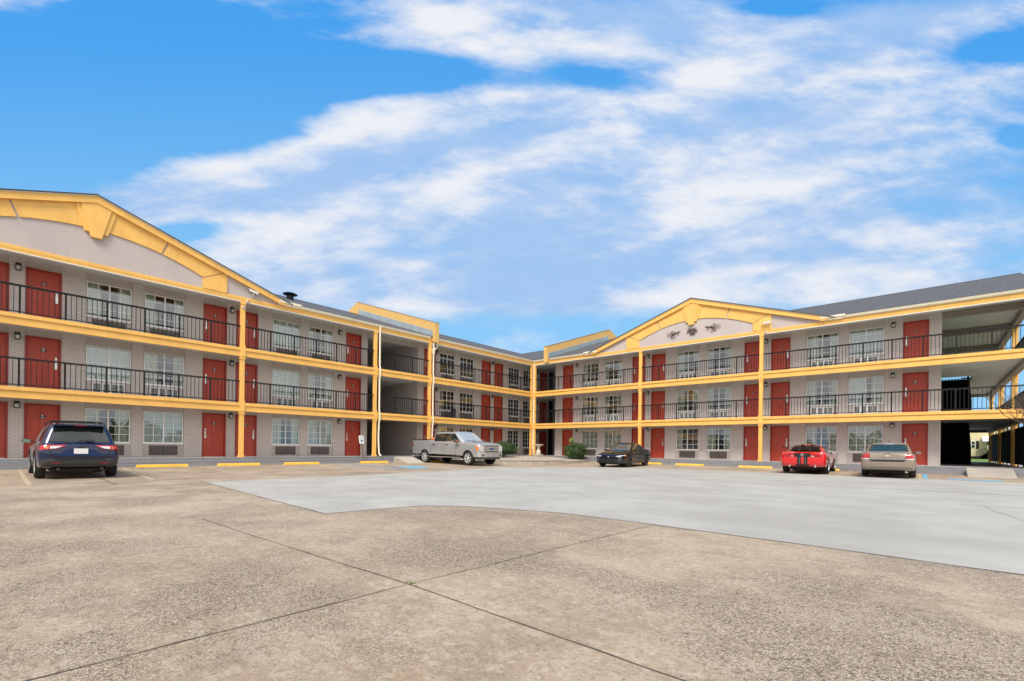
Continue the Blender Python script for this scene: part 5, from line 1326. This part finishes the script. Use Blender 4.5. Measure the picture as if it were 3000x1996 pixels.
def shrub(loc,rad,h0,n,label,flare=False,seed=1):
    rg=random.Random(seed); e=empty('shrub',loc); tag(e,label,'shrub')
    k=MB(); leaves(k,(0,0,h0),rad,n,.045,rg); 
    for i in range(10): 
        a=rg.uniform(0,6.28); q=(rad[0]*.55*math.cos(a),rad[1]*.55*math.sin(a),h0+rg.uniform(-.1,.5)*rad[2]); leaves(k,q,(rad[0]*.55,rad[1]*.55,rad[2]*.55),n//22,.045,rg)
    k.build('foliage',M['leaf'],e,norm=False)
    k=MB()
    for i in range(6):
        a=i*1.05+seed; k.tube([(.03*math.cos(a),.03*math.sin(a),-.05),(.12*math.cos(a),.12*math.sin(a),h0*.5),(rad[0]*.7*math.cos(a),rad[1]*.7*math.sin(a),h0+rg.uniform(-.1,.35))],[.03,.022,.008],6)
    k.build('stems',M['bark'],e); return e
s1=shrub((1.25,-4.95,.28),(.75,1.05,.50),.72,8000,'broad dark green shrub on bare stems behind the nose of the silver pickup',seed=3)
s2=shrub((5.0,-.95,.26),(.80,.72,.60),.58,9000,'rounded clipped dark green shrub beside the black sedan',seed=8)
k=MB(); rg=random.Random(4)
k2=MB()
for i in range(5):
    x=rg.uniform(-.16,.16); k2.tube([(x*.3-.25,0,.9),(x-.28,.03*i-.05,1.3),(x*1.4-.28,.03*i-.05,1.45+rg.uniform(.0,.2))],.008,5); leaves(k,(x*1.2-.28,.03*i-.05,1.38+rg.uniform(-.1,.15)),(.11,.11,.15),70,.045,rg,shell=.1)
leaves(k,(-.15,-.70,.45),(.14,.06,.16),90,.05,rg,shell=.1)
k.build('young_shoots',M['leaf2'],s2,norm=False); k2.build('shoot_stems',M['bark'],s2)
# ------------------------------------------------------------------ bare tree at the right edge
def bare_tree(loc,label,seed,h=6.2,r0=.085,lean=(-.12,0)):
    rg=random.Random(seed); e=empty('bare_tree',loc); tag(e,label,'tree'); br=MB(); tk=MB()
    tk.tube([(0,0,-.1),(.02,0,1.0),(lean[0],0,2.0)],[r0*1.25,r0,r0*.8],9)
    def grow(p,d,L,r,dep):
        n=5; pts=[p]; q=p; dd=d
        for i in range(n):
            dd=(dd+Vector((rg.uniform(-.16,.16),rg.uniform(-.16,.16),rg.uniform(-.06,.14)))).normalized(); q=q+dd*L/n; pts.append(q)
        br.tube(pts,[r*(1-.65*i/n) for i in range(n+1)],6 if r>.015 else 4)
        if dep==0: return
        for i in range(rg.choice((3,4)) if dep>1 else 4):
            t=rg.randint(1,n); a=(dd+Vector((rg.uniform(-.9,.9),rg.uniform(-.9,.9),rg.uniform(-.25,.65)))).normalized()
            grow(pts[t],a,L*rg.uniform(.5,.78),r*.5,dep-1)
    for i in range(6):
        a=i*1.05+rg.uniform(-.2,.2); grow(Vector((lean[0]*(.6+.08*i),0,1.5+.12*i)),Vector((math.cos(a)*.8,math.sin(a)*.8,rg.uniform(.6,1.3))).normalized(),1.5,.035,4)
    tk.build('trunk',M['bark'],e,smooth=True); br.build('branches',M['bark'],e,norm=False); return e
bare_tree((28.75,-2.9,.03),'leafless thin-twigged tree reaching in from the right over the end balcony',12)
# ------------------------------------------------------------------ black picket panels between the end columns
for i,(a,b) in enumerate(((.04,6.6),(6.6,13.0),(13.0,19.25))):
    lab=['nearest black boarded fence panel between the yellow end columns','second black boarded fence panel, between the middle end columns','farthest black boarded fence panel at the rear end column'][i]
    e=empty('fence_panel',(28.66,(a+b)/2,.43)); tag(e,lab,'fence',None); h=(b-a)/2-.13
    k=MB(); n=int(2*h/.145)
    for j in range(n): y=-h+2*h*(j+.5)/n; k.box(-.012,.012,y-.068,y+.068,.10,2.03)
    k.build('pickets',M['stair'],e)
    for z in (.12,1.05,1.98): MB().box(.012,.05,-h,h,z-.03,z+.03).build('fence_rail',M['stair'],e)
    for y in (-h*.6,0.0,h*.6): MB().box(-.025,.025,y-.025,y+.025,-.02,2.26).build('fence_post',M['rail'],e)
# ------------------------------------------------------------------ security cameras
M['camw']=mat('camera_white',(.78,.78,.77),.35)
def cctv(loc,rz,label,tilt=-10):
    e=empty('security_camera',loc,rz); tag(e,label,'security camera')
    k=MB(); k.box(-.05,.05,-.005,.02,-.14,-.04); k.tube([(0,-.01,-.09),(0,-.12,-.08),(0,-.14,.0)],.02,8); k.build('bracket',M['camw'],e,bevel=.004)
    k=MB(); k.box(-.22,.20,-.19,-.09,.0,.10); k.box(-.27,.22,-.20,-.08,.095,.112); o=k.build('housing',M['camw'],e,bevel=.012); o.rotation_euler=(0,R(tilt),0)
    k=MB(); k.lathe([(.038,-.235),(.03,-.218)],(0,-.14,.05),16,'X'); q=k.build('lens',M['black'],e); q.rotation_euler=(0,R(tilt),0)
cctv((.01,-22.12,8.58),ROTL,'white bullet security camera on the left gable above the leftmost column',12)
cctv((17.95,-.05,8.62),0,'white bullet security camera on the right gable above the right-hand column',-4)
def dome(loc,nrm,label,r=.07):
    e=empty('dome_camera',loc,nrm); tag(e,label,'security camera')
    k=MB(); k.lathe([(r,0),(r,-.03),(r*.8,-.06)],(0,0,0),20,'Y'); k.build('camera_base',M['camw'],e,smooth=True)
    k=MB(); k.lathe([(r*.5,-.055),(r*.42,-.085),(r*.2,-.10),(0,-.105)],(0,0,0),16,'Y'); k.build('camera_dome',M['black'],e,smooth=True)
dome((.035,-22.54,7.78),ROTL,'small round dome camera on the leftmost yellow column near the top')
dome((.03,-22.35,8.14),ROTL,'tiny white camera under the eave beam just right of the leftmost column',.06)
dome((17.85,-.03,8.12),0,'tiny white camera under the eave beam by the right-hand column',.06)
# ------------------------------------------------------------------ scroll ornaments on the right gable
M['iron']=mat('wrought_iron',(.085,.06,.055),.7)
def spiral(cx,cz,r,turns,a0,sgn,n=34):
    return [(cx+r*(1-.82*t)*math.cos(a0+sgn*turns*2*PI*t),-.03,cz+r*(1-.82*t)*math.sin(a0+sgn*turns*2*PI*t)) for t in [i/n for i in range(n+1)]]
def scroll(x,z,flip,label,ang):
    e=empty('scroll_ornament',(x,0,z)); tag(e,label,'wall ornament'); e.rotation_euler=(0,ang,0); k=MB()
    f=flip
    def T(P): return [(p[0]*f,p[1],p[2]) for p in P]
    for cx,cz,r,tn,a0,sg in ((.36,.04,.17,1.5,PI*.9,-1),(.12,.17,.14,1.5,PI*1.1,-1),(.02,-.17,.15,1.5,PI*.6,1),(-.28,-.05,.10,1.3,PI*.5,1),(.18,-.18,.07,1.3,PI,-1),(-.10,.12,.07,1.2,PI,-1)):
        k.tube(T(spiral(cx,cz,r,tn,a0,sg)),.008,5)
        k.lathe([(.028 if r>.12 else .015,-.035),(.02 if r>.12 else .01,-.02)],(cx*f,0,cz),10,'Y')
    for q in range(7):
        b=-.05+.03*q; k.tube(T([(-.48,-.03,.10),(-.25,-.03,.08-b*.15),(-.02,-.03,.06-b*.6),(.25,-.03,.02-b*1.3)]),[.004,.014,.009,.005],5)
    k.prism([(-.5*f,.10),(-.33*f,.15),(-.26*f,.10),(-.2*f,.06),(-.32*f,.055)],lambda u,v,d:(u,d,v),-.035,-.02)
    k.build('iron_scrollwork',M['iron'],e)
scroll(12.22,8.84,-1,'left-hand dark iron scroll ornament on the right gable',R(-6)); scroll(14.76,8.90,1,'right-hand dark iron scroll ornament on the right gable',R(4))
e=empty('medallion_ornament',(13.47,0,8.87)); tag(e,'round tangled iron medallion under the keystone of the right gable','wall ornament')
k=MB(); rg=random.Random(2)
for i in range(26):
    a=2*PI*i/26; rr=.12+.12*(i%3)/2; cx,cz=rr*1.05*math.cos(a*5),rr*.9*math.sin(a*5)
    k.tube(spiral(cx,cz,rg.uniform(.07,.13),rg.uniform(.9,1.4),a*3,(-1)**i,20),.009,4)
for s in (-1,1): k.tube(spiral(s*.30,-.02,.12,1.3,PI/2,s),.008,5)
k.build('iron_scrollwork',M['iron'],e)
# ------------------------------------------------------------------ bin on the first balcony
k=MB(); k.lathe([(.15,0),(.19,.62),(.20,.66),(.20,.70),(.10,.76),(0,.78)],(-.95,-8.05,3.11),20); o=k.build('waste_bin',mat('dark_bin_plastic',(.018,.022,.03),.5),smooth=True); tag(o,'dark rounded bin standing on the middle balcony before a window','bin')
# ------------------------------------------------------------------ neighbours behind
M['siding']=brick_mat('cream_siding',(.70,.60,.38),(.69,.59,.37),(.45,.38,.24),bw=60,bh=.16,bump=.5,dirt=.1)
H=empty('cream_house',(0,0,0)); tag(H,'cream clapboard house with dark shutters seen through the open end bay','house')
Y=80
k=MB(); k.box(20,39,Y,Y+12,.55,3.85); k.build('wall',M['siding'],H)
k=MB(); k.prism([(19.3,3.8),(39.7,3.8),(31,6.9),(28,6.9)],lambda u,v,d:(u,d,v),Y+.02,Y+12); k.build('gable_wall',M['siding'],H)
k=MB(); k.prism([(19,3.75),(19,3.9),(28.4,7.1),(40,3.9),(40,3.75),(28.4,6.9)],lambda u,v,d:(u,d,v),Y-.5,Y+12.5); k.build('roof',vary('pale_metal_roof',(.42,.50,.52),.5,.1),H)
k=MB(); k.box(20.05,38.95,Y+.05,Y+11.9,.1,.55); k.build('foundation_skirt',M['black'],H)
k=MB(); k.box(30.1,30.5,Y+.02,Y+.06,.12,.54); k.build('lattice_panel',M['white'],H)
def hw(x0,x1,z0,z1):
    k=MB(); k.box(x0,x1,Y-.05,Y,z0,z1); o=k.build('window',M['winframe'],H); k=MB(); k.box(x0+.05,x1-.05,Y-.06,Y-.051,z0+.06,(z0+z1)/2-.03); k.box(x0+.05,x1-.05,Y-.06,Y-.051,(z0+z1)/2+.03,z1-.06); k.build('window_pane',M['cglass2'],o)
hw(30.55,31.05,1.88,3.12); hw(33.9,34.6,1.9,3.1)
for x0,x1 in ((31.12,31.50),(34.7,35.0)):
    k=MB(); k.box(x0,x1,Y-.06,Y,1.80,3.14); k.build('shutter',M['black'],H)
k=MB(); k.prism([(Y-2.2,3.0),(Y,3.7),(Y,3.85),(Y-2.2,3.12)],lambda u,v,d:(d,u,v),31.8,36.0); k.build('porch_roof',M['white'],H)
k=MB()
for i in range(7): k.box(31.2,32.4,Y-2.2+i*.0,Y-.4,.1,.1) if False else k.box(31.1+i*.2,32.5,Y-1.2,Y-.1,.12+.0,.25+.16*i)
k.build('porch_steps',M['black'],H)
k=MB(); k.tube([(31.1,Y-1.2,1.28),(32.4,Y-1.2,2.0)],.05,6)
for i in range(8): x=31.15+i*.17; k.box(x-.02,x+.02,Y-1.22,Y-1.18,.3+i*.09,1.3+i*.095)
k.build('porch_railing',M['black'],H)
# black wall with a round painted emblem in front of the house
bw=empty('black_screen_wall',(33.3,Y-3,0)); tag(bw,'black timber screen wall with a round white emblem beside the cream house','screen wall')
k=MB(); k.box(-1.0,1.6,0,.15,.12,3.0); k.build('boards',M['stair'],bw)
k=MB(); fn=lambda u,v,d:(-.42+u,d,2.0+v)
disc(k,0,0,.62,-.03,-.001,40,fn); rim_=k.build('emblem_rim',M['camw'],bw)
k=MB(); disc(k,0,0,.54,-.05,-.031,40,fn); k.build('emblem_ground',M['black'],rim_)
k=MB()
def arcp(cx,cy,r,a0,a1,w,n=12): return line_poly([(cx+r*math.cos(a0+(a1-a0)*i/n),cy+r*math.sin(a0+(a1-a0)*i/n)) for i in range(n+1)],w)
k.prism(arcp(.0,.2,.18,R(200),R(-80),.13),fn,-.07,-.051); k.prism(arcp(.0,-.18,.2,R(80),R(-200),.13),fn,-.0702,-.0512); disc(k,-.22,.22,.09,-.068,-.0512,16,fn)
k.build('emblem_swirl',M['camw'],rim_)
# dark-roofed neighbour at far right
N=empty('dark_roofed_house',(0,0,0)); tag(N,'neighbouring house with a steep dark shingle roof beyond the end railings','house')
k=MB(); k.box(42,56,60,72,.1,4.6); k.build('wall',M['siding'],N)
k=MB(); k.prism([(40.5,4.4),(57,4.4),(49,9.6)],lambda u,v,d:(u,d,v),59.5,72.5); k.build('roof',M['shingle'],N)
# woods on the horizon behind the viewer and beyond the houses: they show in glass and paint
def woods(name,pts,h,seed,label):
    rg=random.Random(seed); k=MB()
    for (x0,y0),(x1,y1) in zip(pts[:-1],pts[1:]):
        L_=math.hypot(x1-x0,y1-y0); n=int(L_/5)
        for i in range(n):
            t=(i+rg.random())/n; cx=x0+(x1-x0)*t+rg.uniform(-6,6); cy=y0+(y1-y0)*t+rg.uniform(-6,6); hh=h*rg.uniform(.6,1.15)
            leaves(k,(cx,cy,hh*.52),(rg.uniform(3,5),rg.uniform(3,5),hh*.5),170,.9,rg,shell=.5)
    o=k.build(name,M['leaf'],norm=False); tag(o,label,'woods',kind='stuff')
woods('woods',[(150,20),(140,-70),(70,-130),(-30,-150),(-130,-130)],6.5,3,'belt of dark trees on the far side of the road behind the viewer')
woods('woods',[(40,150),(90,110),(120,60)],8,5,'low line of trees far beyond the houses on the right')
